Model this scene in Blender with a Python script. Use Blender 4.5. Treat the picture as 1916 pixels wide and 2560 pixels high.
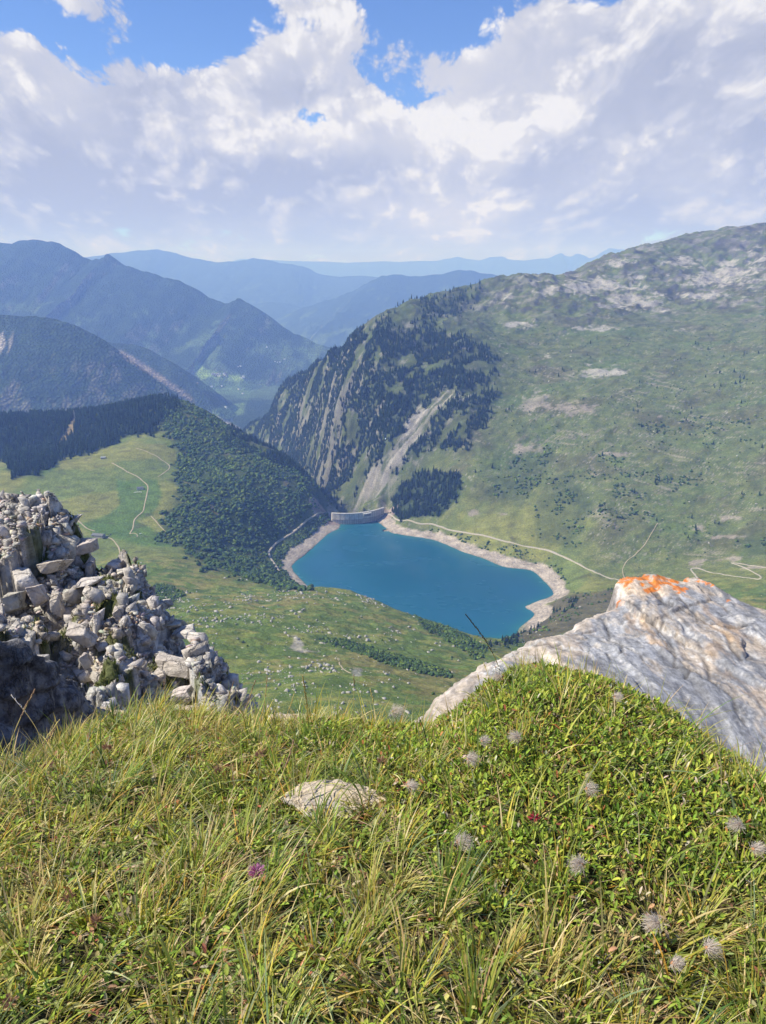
import bpy, bmesh, math, random
import numpy as np
from mathutils import Vector, Matrix

for o in list(bpy.data.objects):
    bpy.data.objects.remove(o)
SC = bpy.context.scene
COL = SC.collection

# ------------------------------------------------------------------ camera
PITCH = math.radians(17.5)
FOC = 1898.0                      # focal length in pixels of the 1916 x 2560 photograph
cam_d = bpy.data.cameras.new('camera')
cam_d.sensor_fit = 'VERTICAL'
cam_d.sensor_height = 24.0
cam_d.lens = 24.0 * FOC / 2560.0
cam_d.clip_start = 0.05
cam_d.clip_end = 120000.0
cam = bpy.data.objects.new('camera', cam_d)
COL.objects.link(cam)
cam.location = (0, 0, 0)
cam.rotation_euler = (math.radians(90) - PITCH, 0, 0)
SC.camera = cam

# ------------------------------------------------------------------ sun and sky
SUN_AZ = -96.0                    # degrees from the view direction, minus = left
SUN_EL = 47.0
sa, se = math.radians(SUN_AZ), math.radians(SUN_EL)
to_sun = Vector((math.cos(se) * math.sin(sa), math.cos(se) * math.cos(sa), math.sin(se)))
sun_d = bpy.data.lights.new('sun', 'SUN')
sun_d.energy = 4.6
sun_d.angle = math.radians(0.5)
sun_d.color = (1.0, 0.95, 0.87)
sun = bpy.data.objects.new('sun', sun_d)
COL.objects.link(sun)
sun.rotation_euler = (-to_sun).to_track_quat('-Z', 'Y').to_euler()

SC.view_settings.view_transform = 'Standard'
SC.view_settings.look = 'None'
SC.view_settings.gamma = 1.0
SC.view_settings.use_curve_mapping = False
SC.view_settings.exposure = 0.60
SC.render.engine = 'CYCLES'
SC.cycles.volume_bounces = 1
HAZE_DENSITY = 1.0e-4
SC.cycles.max_bounces = 6
SC.cycles.transparent_max_bounces = 16


def pix_dir(u, v):
    """world direction of a pixel of the 1916 x 2560 photograph (length not one)"""
    dx = u - 958.0
    dy = 1280.0 - v
    return np.array([dx, FOC * math.cos(PITCH) + dy * math.sin(PITCH),
                     -FOC * math.sin(PITCH) + dy * math.cos(PITCH)])


def PZ(u, v, z):
    d = pix_dir(u, v)
    return d * (z / d[2])


def PY(u, v, Y):
    d = pix_dir(u, v)
    return d * (Y / d[1])


def project(x, y, z):
    f = y * math.cos(PITCH) - z * math.sin(PITCH)
    r = y * math.sin(PITCH) + z * math.cos(PITCH)
    f = np.maximum(f, 1e-3)
    return 958.0 + FOC * x / f, 1280.0 - FOC * r / f


# ---- world: Nishita sky with procedural clouds mixed in by direction
world = bpy.data.worlds.new('World')
SC.world = world
world.use_nodes = True


def build_world():
    nt = world.node_tree
    N, L = nt.nodes, nt.links
    N.clear()

    def nd(t, **k):
        n = N.new(t)
        for a, b in k.items():
            setattr(n, a, b)
        return n

    def put(sock, val):
        if hasattr(val, 'is_linked') or isinstance(val, bpy.types.NodeSocket):
            L.new(val, sock)
        else:
            sock.default_value = val

    def M(op, a, b=0.0, c=0.0, clamp=False):
        n = nd('ShaderNodeMath', operation=op, use_clamp=clamp)
        put(n.inputs[0], a)
        if len(n.inputs) > 1:
            put(n.inputs[1], b)
        if len(n.inputs) > 2:
            put(n.inputs[2], c)
        return n.outputs[0]

    def VM(op, a, b=(0, 0, 0), s=None):
        n = nd('ShaderNodeVectorMath', operation=op)
        put(n.inputs[0], a)
        if op == 'SCALE':
            put(n.inputs['Scale'], s)
        else:
            put(n.inputs[1], b)
        return n.outputs['Value'] if op in ('DOT_PRODUCT', 'LENGTH') else n.outputs[0]

    def SS(val, lo, hi, a=0.0, b=1.0):
        n = nd('ShaderNodeMapRange', interpolation_type='SMOOTHSTEP')
        put(n.inputs[0], val)
        n.inputs[1].default_value = lo
        n.inputs[2].default_value = hi
        n.inputs[3].default_value = a
        n.inputs[4].default_value = b
        return n.outputs[0]

    def MIX(f, a, b):
        n = nd('ShaderNodeMix', data_type='RGBA')
        put(n.inputs[0], f)
        put(n.inputs[6], a)
        put(n.inputs[7], b)
        return n.outputs[2]

    tc = nd('ShaderNodeTexCoord')
    d = VM('NORMALIZE', tc.outputs['Generated'])
    sp = nd('ShaderNodeSeparateXYZ')
    L.new(d, sp.inputs[0])
    z = sp.outputs[2]
    za = M('ABSOLUTE', z)
    persp = M('DIVIDE', 2.0, M('POWER', M('ADD', za, 0.10), 0.28))
    st = VM('MULTIPLY', d, (1.0, 0.35, 1.35))
    base = VM('SCALE', st, s=persp)

    def noise(vec, scale, detail, rough, dist=0.0, lac=2.1):
        n = nd('ShaderNodeTexNoise')
        n.noise_dimensions = '3D'
        L.new(vec, n.inputs['Vector'])
        n.inputs['Scale'].default_value = scale
        n.inputs['Detail'].default_value = detail
        n.inputs['Roughness'].default_value = rough
        n.inputs['Lacunarity'].default_value = lac
        n.inputs['Distortion'].default_value = dist
        return n

    wn = noise(base, 2.3, 2.0, 0.5)
    warp = VM('SCALE', VM('SUBTRACT', wn.outputs['Color'], (0.5, 0.5, 0.5)), s=0.22)
    pw = VM('ADD', base, warp)
    pw = VM('ADD', pw, (3.7, 1.15, 0.35))

    def blobs(lst):
        tot = None
        for (u, v, ru, rv, w) in lst:
            c = pix_dir(u, v)
            c = c / np.linalg.norm(c)
            df = VM('SUBTRACT', d, tuple(c))
            df = VM('MULTIPLY', df, (1898.0 / ru, 1898.0 / ru, 1898.0 / rv))
            q = VM('DOT_PRODUCT', df, df)
            g = M('MULTIPLY', M('EXPONENT', M('MULTIPLY', q, -1.0)), w)
            tot = g if tot is None else M('ADD', tot, g)
        return tot

    cover = blobs([
        (110, 60, 150, 70, -0.30), (235, 175, 60, 60, -0.20), (470, 75, 150, 62, -0.34), (420, 140, 60, 30, -0.14),
        (1040, 30, 150, 60, -0.22), (1180, 95, 90, 50, -0.22), (790, 300, 66, 30, -0.30), (950, 130, 90, 60, -0.04),
        (1500, 12, 60, 24, -0.2), (640, 15, 60, 20, -0.14),
        (305, 45, 130, 62, 0.34), (60, 180, 120, 80, 0.32), (265, 160, 46, 50, 0.14), (770, 5, 120, 26, 0.26),
        (620, 190, 300, 95, 0.24), (880, 90, 110, 60, 0.14), (1500, 200, 340, 150, 0.26), (1250, 320, 300, 140, 0.22),
        (1700, 60, 300, 80, 0.22), (1330, 105, 80, 60, 0.14), (500, 330, 260, 60, 0.10),
        (1240, 560, 170, 90, 0.14), (300, 420, 400, 130, 0.2), (-150, 160, 120, 90, 0.2), (2100, 150, 200, 160, 0.2)])

    def density(vec, detail=9.0):
        a = noise(vec, 1.55, detail, 0.56)
        vv = nd('ShaderNodeTexVoronoi', feature='F1')
        L.new(vec, vv.inputs['Vector'])
        vv.inputs['Scale'].default_value = 3.6
        vv.inputs['Detail'].default_value = 4.0 if detail > 6 else 2.0
        vv.inputs['Roughness'].default_value = 0.62
        vv.inputs['Lacunarity'].default_value = 2.3
        puff = M('SUBTRACT', 1.0, vv.outputs['Distance'])
        return M('ADD', M('MULTIPLY', a.outputs[0], 0.66), M('MULTIPLY', puff, 0.32))

    dn = density(pw)
    off = Vector((-0.55, 0.0, 0.85)).normalized() * 0.055
    dn2 = density(VM('ADD', pw, tuple(off)), 4.0)
    dn4 = density(VM('ADD', pw, tuple(off * 2.6)), 3.0)
    dn3 = noise(VM('ADD', pw, tuple(off * 3.5)), 1.55, 3.0, 0.5).outputs[0]
    low = SS(za, 0.07, 0.34, 0.33, 0.03)
    dd = M('ADD', M('ADD', dn, cover), low)
    alpha = SS(dd, 0.405, 0.50)
    # light: bright where density falls off towards the sun
    lit = M('SUBTRACT', dn, dn2)
    lit = SS(lit, -0.10, 0.11)
    lit2 = SS(M('SUBTRACT', dn, dn4), -0.15, 0.17)
    big = SS(dn3, 0.36, 0.64, 1.0, 0.0)
    lum = M('ADD', M('ADD', M('MULTIPLY', lit, 0.42), M('MULTIPLY', lit2, 0.40)), M('MULTIPLY', big, 0.18))
    thick = SS(dd, 0.45, 0.95, 0.22, -0.06)
    lum = M('ADD', lum, thick)
    lum = M('ADD', lum, blobs([(80, 200, 140, 100, 0.25), (650, 150, 240, 70, 0.20), (640, 235, 300, 40, -0.22),
                               (560, 330, 200, 40, 0.16), (330, 500, 420, 60, -0.06), (1330, 180, 300, 110, 0.20), (1560, 360, 260, 140, 0.18),
                               (900, 440, 260, 50, -0.20), (1640, 570, 300, 60, -0.34), (950, 560, 500, 40, 0.06), (80, 560, 240, 70, -0.30),
                               (1200, 540, 160, 60, 0.30), (1100, 300, 200, 80, 0.18), (1750, 120, 200, 90, -0.05)]))
    lum = M('ADD', M('MULTIPLY', lum, 1.20), -0.09, clamp=True)
    ramp = nd('ShaderNodeValToRGB')
    L.new(lum, ramp.inputs[0])
    e = ramp.color_ramp.elements
    e[0].position = 0.0
    e[0].color = (0.36, 0.385, 0.49, 1)
    e[1].position = 1.0
    e[1].color = (0.78, 0.775, 0.805, 1)
    m = e.new(0.38)
    m.color = (0.49, 0.51, 0.605, 1)
    m = e.new(0.68)
    m.color = (0.60, 0.605, 0.665, 1)
    cloud = ramp.outputs[0]
    # distant clouds take the colour of the air near the horizon
    hz = SS(za, 0.0, 0.08, 0.22, 0.0)
    cloud = MIX(hz, cloud, (0.36, 0.43, 0.64, 1))

    sky = nd('ShaderNodeTexSky', sky_type='NISHITA')
    sky.sun_disc = False
    sky.sun_elevation = math.radians(SUN_EL)
    sky.sun_rotation = math.radians(SUN_AZ)
    sky.altitude = 2200.0
    sky.air_density = 1.0
    sky.dust_density = 0.4
    sky.ozone_density = 1.6
    bg1 = nd('ShaderNodeBackground')
    tintm = nd('ShaderNodeMix', data_type='RGBA', blend_type='MULTIPLY')
    tintm.inputs[0].default_value = 1.0
    L.new(sky.outputs[0], tintm.inputs[6])
    tintm.inputs[7].default_value = (0.62, 0.78, 1.12, 1)
    L.new(tintm.outputs[2], bg1.inputs[0])
    bg1.inputs[1].default_value = 0.105
    bg2 = nd('ShaderNodeBackground')
    L.new(cloud, bg2.inputs[0])
    bg2.inputs[1].default_value = 0.76
    mx = nd('ShaderNodeMixShader')
    L.new(alpha, mx.inputs[0])
    L.new(bg1.outputs[0], mx.inputs[1])
    L.new(bg2.outputs[0], mx.inputs[2])
    out = nd('ShaderNodeOutputWorld')
    L.new(mx.outputs[0], out.inputs[0])


build_world()

# ------------------------------------------------------------------ helpers
def tag(o, label=None, cat=None, group=None, kind=None):
    if label:
        o['label'] = label
    if cat:
        o['category'] = cat
    if group:
        o['group'] = group
    if kind:
        o['kind'] = kind
    return o


def mesh_data(name, V, F, mats=(), smooth=True, col=None, mi=None):
    """V (n,3) array, F = array (m,3)/(m,4) or list of such arrays; col (n,3) vertex colours (albedo)"""
    if not isinstance(F, (list, tuple)):
        F = [F]
    F = [np.asarray(f, dtype=np.int32) for f in F if len(f)]
    V = np.asarray(V, dtype=np.float32)
    me = bpy.data.meshes.new(name)
    me.vertices.add(len(V))
    me.vertices.foreach_set('co', V.ravel())
    idx = np.concatenate([f.ravel() for f in F])
    cnt = np.concatenate([np.full(len(f), f.shape[1], dtype=np.int32) for f in F])
    st = np.zeros(len(cnt), dtype=np.int32)
    st[1:] = np.cumsum(cnt)[:-1]
    me.loops.add(len(idx))
    me.loops.foreach_set('vertex_index', idx)
    me.polygons.add(len(cnt))
    me.polygons.foreach_set('loop_start', st)
    me.polygons.foreach_set('loop_total', cnt)
    if smooth:
        me.polygons.foreach_set('use_smooth', np.ones(len(cnt), dtype=bool))
    if mi is not None:
        me.polygons.foreach_set('material_index', np.asarray(mi, dtype=np.int32))
    me.update(calc_edges=True)
    if col is not None:
        at = me.color_attributes.new('tint', 'FLOAT_COLOR', 'POINT')
        c = np.ones((len(V), 4), dtype=np.float32)
        c[:, :3] = col
        at.data.foreach_set('color', c.ravel())
    for m in mats:
        me.materials.append(m)
    return me


def link(name, me, parent=None, loc=None, rz=0.0):
    o = bpy.data.objects.new(name, me)
    COL.objects.link(o)
    if parent is not None:
        o.parent = parent
    if loc is not None:
        o.location = loc
    if rz:
        o.rotation_euler = (0, 0, rz)
    return o


def grid_faces(nr, nc):
    r = np.arange(nr - 1)[:, None] * nc
    c = np.arange(nc - 1)[None, :]
    a = (r + c).ravel()
    return np.stack([a, a + 1, a + nc + 1, a + nc], 1)


# ---- noise
def _hash(ix, iy, iz, seed):
    h = (ix.astype(np.uint32) * np.uint32(374761393) + iy.astype(np.uint32) * np.uint32(668265263)
         + iz.astype(np.uint32) * np.uint32(2246822519) + np.uint32((seed * 3266489917) & 0xffffffff))
    h ^= h >> np.uint32(13)
    h *= np.uint32(1274126177)
    h ^= h >> np.uint32(16)
    h *= np.uint32(2246822519)
    h ^= h >> np.uint32(15)
    return h


def rnd01(ix, iy, seed, iz=0):
    iz = np.zeros_like(ix) + iz
    return _hash(ix.astype(np.int64), iy.astype(np.int64), iz.astype(np.int64), seed).astype(np.float64) / 4294967296.0


def perlin2(x, y, seed=0):
    xi = np.floor(x)
    yi = np.floor(y)
    fx = x - xi
    fy = y - yi
    xi = xi.astype(np.int64)
    yi = yi.astype(np.int64)
    zz = np.zeros_like(xi)

    def g(ox, oy):
        a = _hash(xi + ox, yi + oy, zz, seed).astype(np.float32) * np.float32(2 * math.pi / 4294967296.0)
        return np.cos(a) * (fx - ox) + np.sin(a) * (fy - oy)
    u = fx * fx * fx * (fx * (fx * 6 - 15) + 10)
    v = fy * fy * fy * (fy * (fy * 6 - 15) + 10)
    a = g(0, 0)
    a = a + (g(1, 0) - a) * u
    b = g(0, 1)
    b = b + (g(1, 1) - b) * u
    return (a + (b - a) * v) * 1.5


def fbm2(x, y, octv=5, seed=0, gain=0.5, lac=2.07, ridged=False):
    s = 0.0
    a = 1.0
    t = 0.0
    for k in range(octv):
        n = perlin2(x, y, seed + k * 17)
        if ridged:
            n = 1.0 - 2.0 * np.abs(n)
        s = s + n * a
        t += a
        a *= gain
        x, y = x * lac * 0.8 - y * lac * 0.6 + 3.1, x * lac * 0.6 + y * lac * 0.8 + 7.7
    return s / t


def perlin3(P, seed=0):
    i = np.floor(P)
    f = P - i
    i = i.astype(np.int64)
    w = f * f * f * (f * (f * 6 - 15) + 10)
    out = 0.0
    for ox in (0, 1):
        wx = w[:, 0] if ox else 1 - w[:, 0]
        for oy in (0, 1):
            wy = w[:, 1] if oy else 1 - w[:, 1]
            for oz in (0, 1):
                wz = w[:, 2] if oz else 1 - w[:, 2]
                h = _hash(i[:, 0] + ox, i[:, 1] + oy, i[:, 2] + oz, seed)
                out = out + (h.astype(np.float64) / 2147483648.0 - 1.0) * wx * wy * wz
    return out


def fbm3(P, octv=4, seed=0, gain=0.5):
    s = 0.0
    a = 1.0
    t = 0.0
    for k in range(octv):
        s = s + perlin3(P, seed + 13 * k) * a
        t += a
        a *= gain
        P = P * 2.03 + 5.3
    return s / t


def sstep(x, a, b):
    t = np.clip((x - a) / (b - a), 0, 1)
    return t * t * (3 - 2 * t)


def lerp(a, b, t):
    return a + (b - a) * t


class TPS:
    def __init__(self, P, lam=1e-6):
        P = np.asarray(P, dtype=np.float64)
        self.c = P[:, :2].mean(0)
        self.s = np.abs(P[:, :2] - self.c).max()
        X = (P[:, :2] - self.c) / self.s
        n = len(X)
        K = self.phi(((X[:, None] - X[None]) ** 2).sum(2)) + np.eye(n) * lam
        A = np.zeros((n + 3, n + 3))
        A[:n, :n] = K
        A[:n, n] = 1
        A[:n, n + 1:] = X
        A[n:, :n] = A[:n, n:].T
        b = np.zeros(n + 3)
        b[:n] = P[:, 2]
        self.w = np.linalg.solve(A, b)
        self.X = X

    @staticmethod
    def phi(r2):
        return 0.5 * r2 * np.log(r2 + 1e-12)

    def __call__(self, x, y):
        sh = np.shape(x)
        q = np.stack([(np.ravel(x) - self.c[0]) / self.s, (np.ravel(y) - self.c[1]) / self.s], 1)
        out = np.zeros(len(q))
        n = len(self.X)
        for a in range(0, len(q), 20000):
            b = q[a:a + 20000]
            r2 = (b[:, 0:1] - self.X[None, :, 0]) ** 2 + (b[:, 1:2] - self.X[None, :, 1]) ** 2
            out[a:a + 20000] = self.phi(r2) @ self.w[:n] + self.w[n] + b @ self.w[n + 1:]
        return out.reshape(sh)


def poly_sd(x, y, poly):
    """signed distance to a polygon, negative inside"""
    sh = np.shape(x)
    x = np.ravel(x)
    y = np.ravel(y)
    best = np.full(len(x), 1e18)
    ins = np.zeros(len(x), dtype=bool)
    P = np.asarray(poly, dtype=np.float64)
    for i in range(len(P)):
        ax, ay = P[i]
        bx, by = P[(i + 1) % len(P)]
        ex, ey = bx - ax, by - ay
        t = np.clip(((x - ax) * ex + (y - ay) * ey) / (ex * ex + ey * ey + 1e-12), 0, 1)
        best = np.minimum(best, (x - ax - t * ex) ** 2 + (y - ay - t * ey) ** 2)
        if ay != by:
            c = (ay > y) != (by > y)
            ins ^= c & (x < (bx - ax) * (y - ay) / (by - ay) + ax)
    d = np.sqrt(best)
    return np.where(ins, -d, d).reshape(sh)


def smooth_line(P, n):
    """resample a polyline (k,2+) with Catmull-Rom, n points per span"""
    P = np.asarray(P, dtype=np.float64)
    Q = np.vstack([2 * P[0] - P[1], P, 2 * P[-1] - P[-2]])
    out = []
    for i in range(1, len(Q) - 2):
        for k in range(n):
            t = k / n
            out.append(0.5 * ((2 * Q[i]) + (-Q[i - 1] + Q[i + 1]) * t
                              + (2 * Q[i - 1] - 5 * Q[i] + 4 * Q[i + 1] - Q[i + 2]) * t * t
                              + (-Q[i - 1] + 3 * Q[i] - 3 * Q[i + 1] + Q[i + 2]) * t ** 3))
    out.append(P[-1])
    return np.array(out)


# ---- materials
def new_mat(name):
    m = bpy.data.materials.new(name)
    m.use_nodes = True
    nt = m.node_tree
    nt.nodes.clear()
    return m, nt


class NB:
    """small node builder"""
    def __init__(self, nt):
        self.nt = nt

    def n(self, t, **k):
        x = self.nt.nodes.new(t)
        for a, b in k.items():
            setattr(x, a, b)
        return x

    def put(self, s, v):
        if isinstance(v, bpy.types.NodeSocket):
            self.nt.links.new(v, s)
        else:
            s.default_value = v

    def math(self, op, a, b=0.0, clamp=False):
        x = self.n('ShaderNodeMath', operation=op, use_clamp=clamp)
        self.put(x.inputs[0], a)
        self.put(x.inputs[1], b)
        return x.outputs[0]

    def ss(self, v, lo, hi, a=0.0, b=1.0):
        x = self.n('ShaderNodeMapRange', interpolation_type='SMOOTHSTEP')
        self.put(x.inputs[0], v)
        for i, q in enumerate((lo, hi, a, b)):
            x.inputs[i + 1].default_value = q
        return x.outputs[0]

    def mix(self, f, a, b, mode='MIX'):
        x = self.n('ShaderNodeMix', data_type='RGBA', blend_type=mode)
        self.put(x.inputs[0], f)
        self.put(x.inputs[6], a)
        self.put(x.inputs[7], b)
        return x.outputs[2]

    def noise(self, vec, scale, detail=4.0, rough=0.55, dist=0.0):
        x = self.n('ShaderNodeTexNoise')
        self.put(x.inputs['Vector'], vec)
        x.inputs['Scale'].default_value = scale
        x.inputs['Detail'].default_value = detail
        x.inputs['Roughness'].default_value = rough
        x.inputs['Distortion'].default_value = dist
        return x.outputs['Fac']

    def vor(self, vec, scale, feature='F1', out='Distance'):
        x = self.n('ShaderNodeTexVoronoi', feature=feature)
        self.put(x.inputs['Vector'], vec)
        x.inputs['Scale'].default_value = scale
        return x.outputs[out]

    def mapping(self, vec, scale=(1, 1, 1), rot=(0, 0, 0), loc=(0, 0, 0)):
        x = self.n('ShaderNodeMapping')
        self.put(x.inputs[0], vec)
        x.inputs['Scale'].default_value = scale
        x.inputs['Rotation'].default_value = rot
        x.inputs['Location'].default_value = loc
        return x.outputs[0]

    def obj(self):
        return self.n('ShaderNodeTexCoord').outputs['Object']

    def attr(self, name='tint'):
        return self.n('ShaderNodeAttribute', attribute_name=name).outputs['Color']

    def scale_rgb(self, c, f):
        x = self.n('ShaderNodeVectorMath', operation='SCALE')
        self.put(x.inputs[0], c)
        self.put(x.inputs['Scale'], f)
        return x.outputs[0]

    def bump(self, h, strength, dist):
        x = self.n('ShaderNodeBump')
        self.put(x.inputs['Height'], h)
        x.inputs['Strength'].default_value = strength
        x.inputs['Distance'].default_value = dist
        return x.outputs[0]

    def finish(self, color, rough=0.9, normal=None, spec=0.25, trans=0.0):
        p = self.n('ShaderNodeBsdfPrincipled')
        self.put(p.inputs['Base Color'], color)
        self.put(p.inputs['Roughness'], rough)
        p.inputs['Specular IOR Level'].default_value = spec
        if normal is not None:
            self.put(p.inputs['Normal'], normal)
        sh = p.outputs[0]
        if trans > 0:
            t = self.n('ShaderNodeBsdfTranslucent')
            self.put(t.inputs[0], color)
            mx = self.n('ShaderNodeMixShader')
            mx.inputs[0].default_value = trans
            self.nt.links.new(sh, mx.inputs[1])
            self.nt.links.new(t.outputs[0], mx.inputs[2])
            sh = mx.outputs[0]
        o = self.n('ShaderNodeOutputMaterial')
        self.nt.links.new(sh, o.inputs[0])


def mat_plain(name, rgb, rough=0.8, var=0.25, scale=3.0, spec=0.3):
    m, nt = new_mat(name)
    b = NB(nt)
    k = b.ss(b.noise(b.obj(), scale, 5.0), 0.3, 0.7, 1.0 - var, 1.0 + var)
    b.finish(b.scale_rgb(tuple(rgb), k), rough, spec=spec)
    return m


def mat_tint(name, rough=0.9, var=0.25, scale=2.0, trans=0.0, spec=0.25, detail=4.0, bump=None):
    """albedo from the mesh's own tint, broken up by noise"""
    m, nt = new_mat(name)
    b = NB(nt)
    nz = b.noise(b.obj(), scale, detail)
    k = b.ss(nz, 0.3, 0.7, 1.0 - var, 1.0 + var)
    nrm = b.bump(b.noise(b.obj(), bump[0], 6.0, 0.65), bump[1], bump[2]) if bump else None
    b.finish(b.scale_rgb(b.attr(), k), rough, nrm, spec, trans)
    return m

# ------------------------------------------------------------------ middle ground terrain
def tdep(v):
    return math.tan(PITCH + math.atan((v - 1280.0) / FOC))


CT = []


def add_pz(lst):
    for u, v, z in lst:
        CT.append(PZ(u, v, z))


def add_py(lst):
    for u, v, Y in lst:
        CT.append(PY(u, v, Y))


def column(u, v0, z0, steps):
    """climb a hillside in one image column: each step reaches row v with the given slope"""
    Y = -z0 / tdep(v0)
    z = z0
    CT.append(PY(u, v0, Y))
    for v, s in steps:
        t = tdep(v)
        Yn = (s * Y - z) / (s + t)
        z = z + s * (Yn - Y)
        Y = Yn
        CT.append(PY(u, v, Y))
    return CT[-1]


# near meadow below the viewpoint
CT += [np.array(p, dtype=float) for p in [(0, 20, -26), (-30, 20, -26), (30, 20, -26), (0, 100, -84), (80, 100, -90), (-80, 100, -82),
       (0, 300, -225), (200, 300, -235), (-200, 300, -215), (-420, 500, -300), (420, 500, -360)]]
add_py([(750, 1795, 560), (450, 1800, 560), (1000, 1795, 590), (200, 1800, 560), (600, 1650, 800), (900, 1700, 700),
        (400, 1600, 860), (100, 1650, 800), (700, 1550, 1000), (900, 1580, 1010), (1050, 1680, 800), (500, 1500, 1150),
        (400, 1400, 1430), (620, 1480, 1270), (100, 1500, 1050), (100, 1350, 1540), (-150, 1450, 1150),
        (1200, 1720, 760), (1400, 1720, 740), (1700, 1720, 760), (2100, 1720, 800)])
RIM = [(760, 1472, -582), (860, 1476, -586), (940, 1503, -585), (1000, 1529, -578), (1060, 1552, -570), (1100, 1568, -562),
       (1160, 1594, -550), (1205, 1620, -538)]
add_pz(RIM)
# knoll right of the lake and the ground behind the near boulder
add_pz([(1420, 1490, -664), (1500, 1470, -655), (1350, 1572, -640), (1300, 1615, -612), (1450, 1560, -618), (1250, 1655, -520),
        (1600, 1500, -628), (1916, 1520, -585), (1700, 1455, -640), (1900, 1440, -612), (1740, 1420, -645),
        (1550, 1440, -672), (1400, 1400, -672), (2200, 1500, -560), (1281, 1357, -668), (1100, 1313, -669), (1002, 1300, -668)])
# left hill: chalet meadow, forest, crest
add_py([(430, 997, 2500), (530, 1043, 2420), (590, 1088, 2350), (640, 1118, 2300), (720, 1158, 2250), (790, 1208, 2200),
        (828, 1250, 2185), (390, 1002, 2560), (330, 1015, 2640), (200, 1035, 2700), (100, 1040, 2700), (0, 1045, 2700), (-250, 1050, 2700),
        (380, 1090, 2250), (440, 1112, 2200), (100, 1170, 1990), (0, 1155, 2100), (-250, 1150, 2150), (60, 1240, 1830), (60, 1120, 2350), (200, 1090, 2380)])
for u, v, Y in [(430, 997, 2500), (530, 1043, 2420), (640, 1118, 2300), (720, 1158, 2250), (790, 1208, 2200), (330, 1015, 2640),
                (100, 1040, 2700), (-250, 1050, 2700)]:
    q = PY(u, v, Y)
    CT.append(q + np.array([30, 150, -90]))
    CT.append(q + np.array([60, 380, -330]))
add_pz([(350, 1220, -530), (245, 1335, -560), (330, 1120, -480), (230, 1145, -500), (150, 1250, -535),
        (500, 1150, -520), (600, 1250, -570), (650, 1300, -618), (750, 1250, -622), (700, 1340, -668), (765, 1298, -652),
        (672, 1383, -672), (681, 1400, -672), (812, 1283, -664), (560, 1370, -622), (500, 1340, -578), (450, 1350, -572),
        (600, 1430, -600), (540, 1420, -578), (440, 1250, -545), (300, 1400, -562), (200, 1400, -566)])
# lake bed
add_pz([(1000, 1450, -722), (1150, 1500, -722), (900, 1400, -722), (1250, 1470, -720), (900, 1330, -722), (1040, 1570, -716),
        (900, 1510, -716), (1150, 1600, -716)])
# gorge behind the dam
CT += [np.array(p, dtype=float) for p in [(-75, 2230, -740), (-130, 2300, -752), (-60, 2290, -735), (-230, 2480, -800),
                                          (-360, 2800, -860), (-480, 3200, -930), (-700, 3700, -1010), (-900, 4300, -1070), (-1500, 4300, -1000),
                                          (-1500, 3400, -850)]]
CR = [column(860, 1275, -722, [(1200, .6), (1100, .8), (1000, .9), (900, .9), (864, .85)])]
column(900, 1280, -702, [(1200, .55), (1100, .8), (1000, .85), (900, .85), (848, .8)])
column(820, 1262, -775, [(1200, .55), (1100, .8), (1000, .9), (900, .9), (884, .9)])
column(780, 1245, -815, [(1200, .5), (1100, .8), (1000, .9), (908, .9)])
CR.append(column(700, 1200, -890, [(1100, .8), (1000, .85), (975, .85)]))
CR.append(column(630, 1140, -900, [(1062, .8)]))
CR.append(column(940, 1285, -685, [(1250, .5), (1150, .75), (1050, .8), (950, .8), (860, .8), (812, .7)]))
CR.append(column(1030, 1290, -675, [(1250, .5), (1150, .75), (1050, .75), (950, .7), (850, .6), (752, .5)]))
column(1150, 1325, -668, [(1250, .55), (1150, .6), (1000, .65), (850, .55), (800, .45)])
column(1300, 1357, -668, [(1250, .4), (1150, .5), (1000, .5), (850, .4), (760, .38), (703, .42)])
column(1500, 1436, -670, [(1300, .35), (1150, .4), (1000, .4), (850, .32), (750, .3), (700, .34), (648, .38)])
column(1750, 1400, -640, [(1300, .33), (1150, .36), (1000, .38), (850, .30), (750, .28), (660, .34), (583, .40)])
column(1916, 1390, -610, [(1300, .31), (1150, .34), (1000, .36), (850, .30), (750, .28), (660, .34), (566, .42)])
column(2250, 1390, -560, [(1150, .34), (1000, .36), (850, .30), (750, .28), (560, .42)])
# the further ridge seen over the shoulder, then the back of everything
add_py([(1240, 702, 3450), (1160, 724, 3350), (1090, 738, 3250), (1340, 696, 3550), (1180, 745, 3250), (1120, 800, 3000)])
for u, v, Y in [(1240, 692, 3450), (1160, 711, 3350), (1400, 690, 3600), (1500, 648, 3900), (1750, 583, 4200), (1916, 566, 4250), (2250, 555, 4300)]:
    q = PY(u, v, Y)
    CT.append(q + np.array([-20, 260, -110]))
    CT.append(q + np.array([-40, 650, -420]))

for q in CR[1:]:
    CT.append(q + np.array([-60, 230, -150]))
    CT.append(q + np.array([-120, 560, -430]))
T1 = TPS(CT, 2e-6)

LAKE_Z = -700.0
SH_PX = [(850, 1301), (849, 1320), (823, 1334), (799, 1354), (770, 1383), (737, 1407), (732, 1421), (751, 1446), (785, 1474), (860, 1502),
         (940, 1528), (1000, 1547), (1060, 1568), (1120, 1592), (1175, 1610), (1225, 1601), (1288, 1586), (1302, 1566), (1336, 1537),
         (1314, 1518), (1331, 1508), (1379, 1489), (1379, 1475), (1355, 1448), (1326, 1426), (1259, 1417), (1210, 1397), (1152, 1378),
         (1109, 1359), (1070, 1347), (1002, 1337), (974, 1330), (964, 1320), (935, 1298)]
SHORE = np.array([PZ(u, v, LAKE_Z)[:2] for u, v in SH_PX])
i0 = len(SHORE)
SHORE = np.vstack([smooth_line(SHORE, 5)])
SHORE_D = np.vstack([SHORE, [[SHORE[-1, 0] + 4, SHORE[-1, 1] + 45], [SHORE[0, 0] - 4, SHORE[0, 1] + 45]]])

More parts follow.
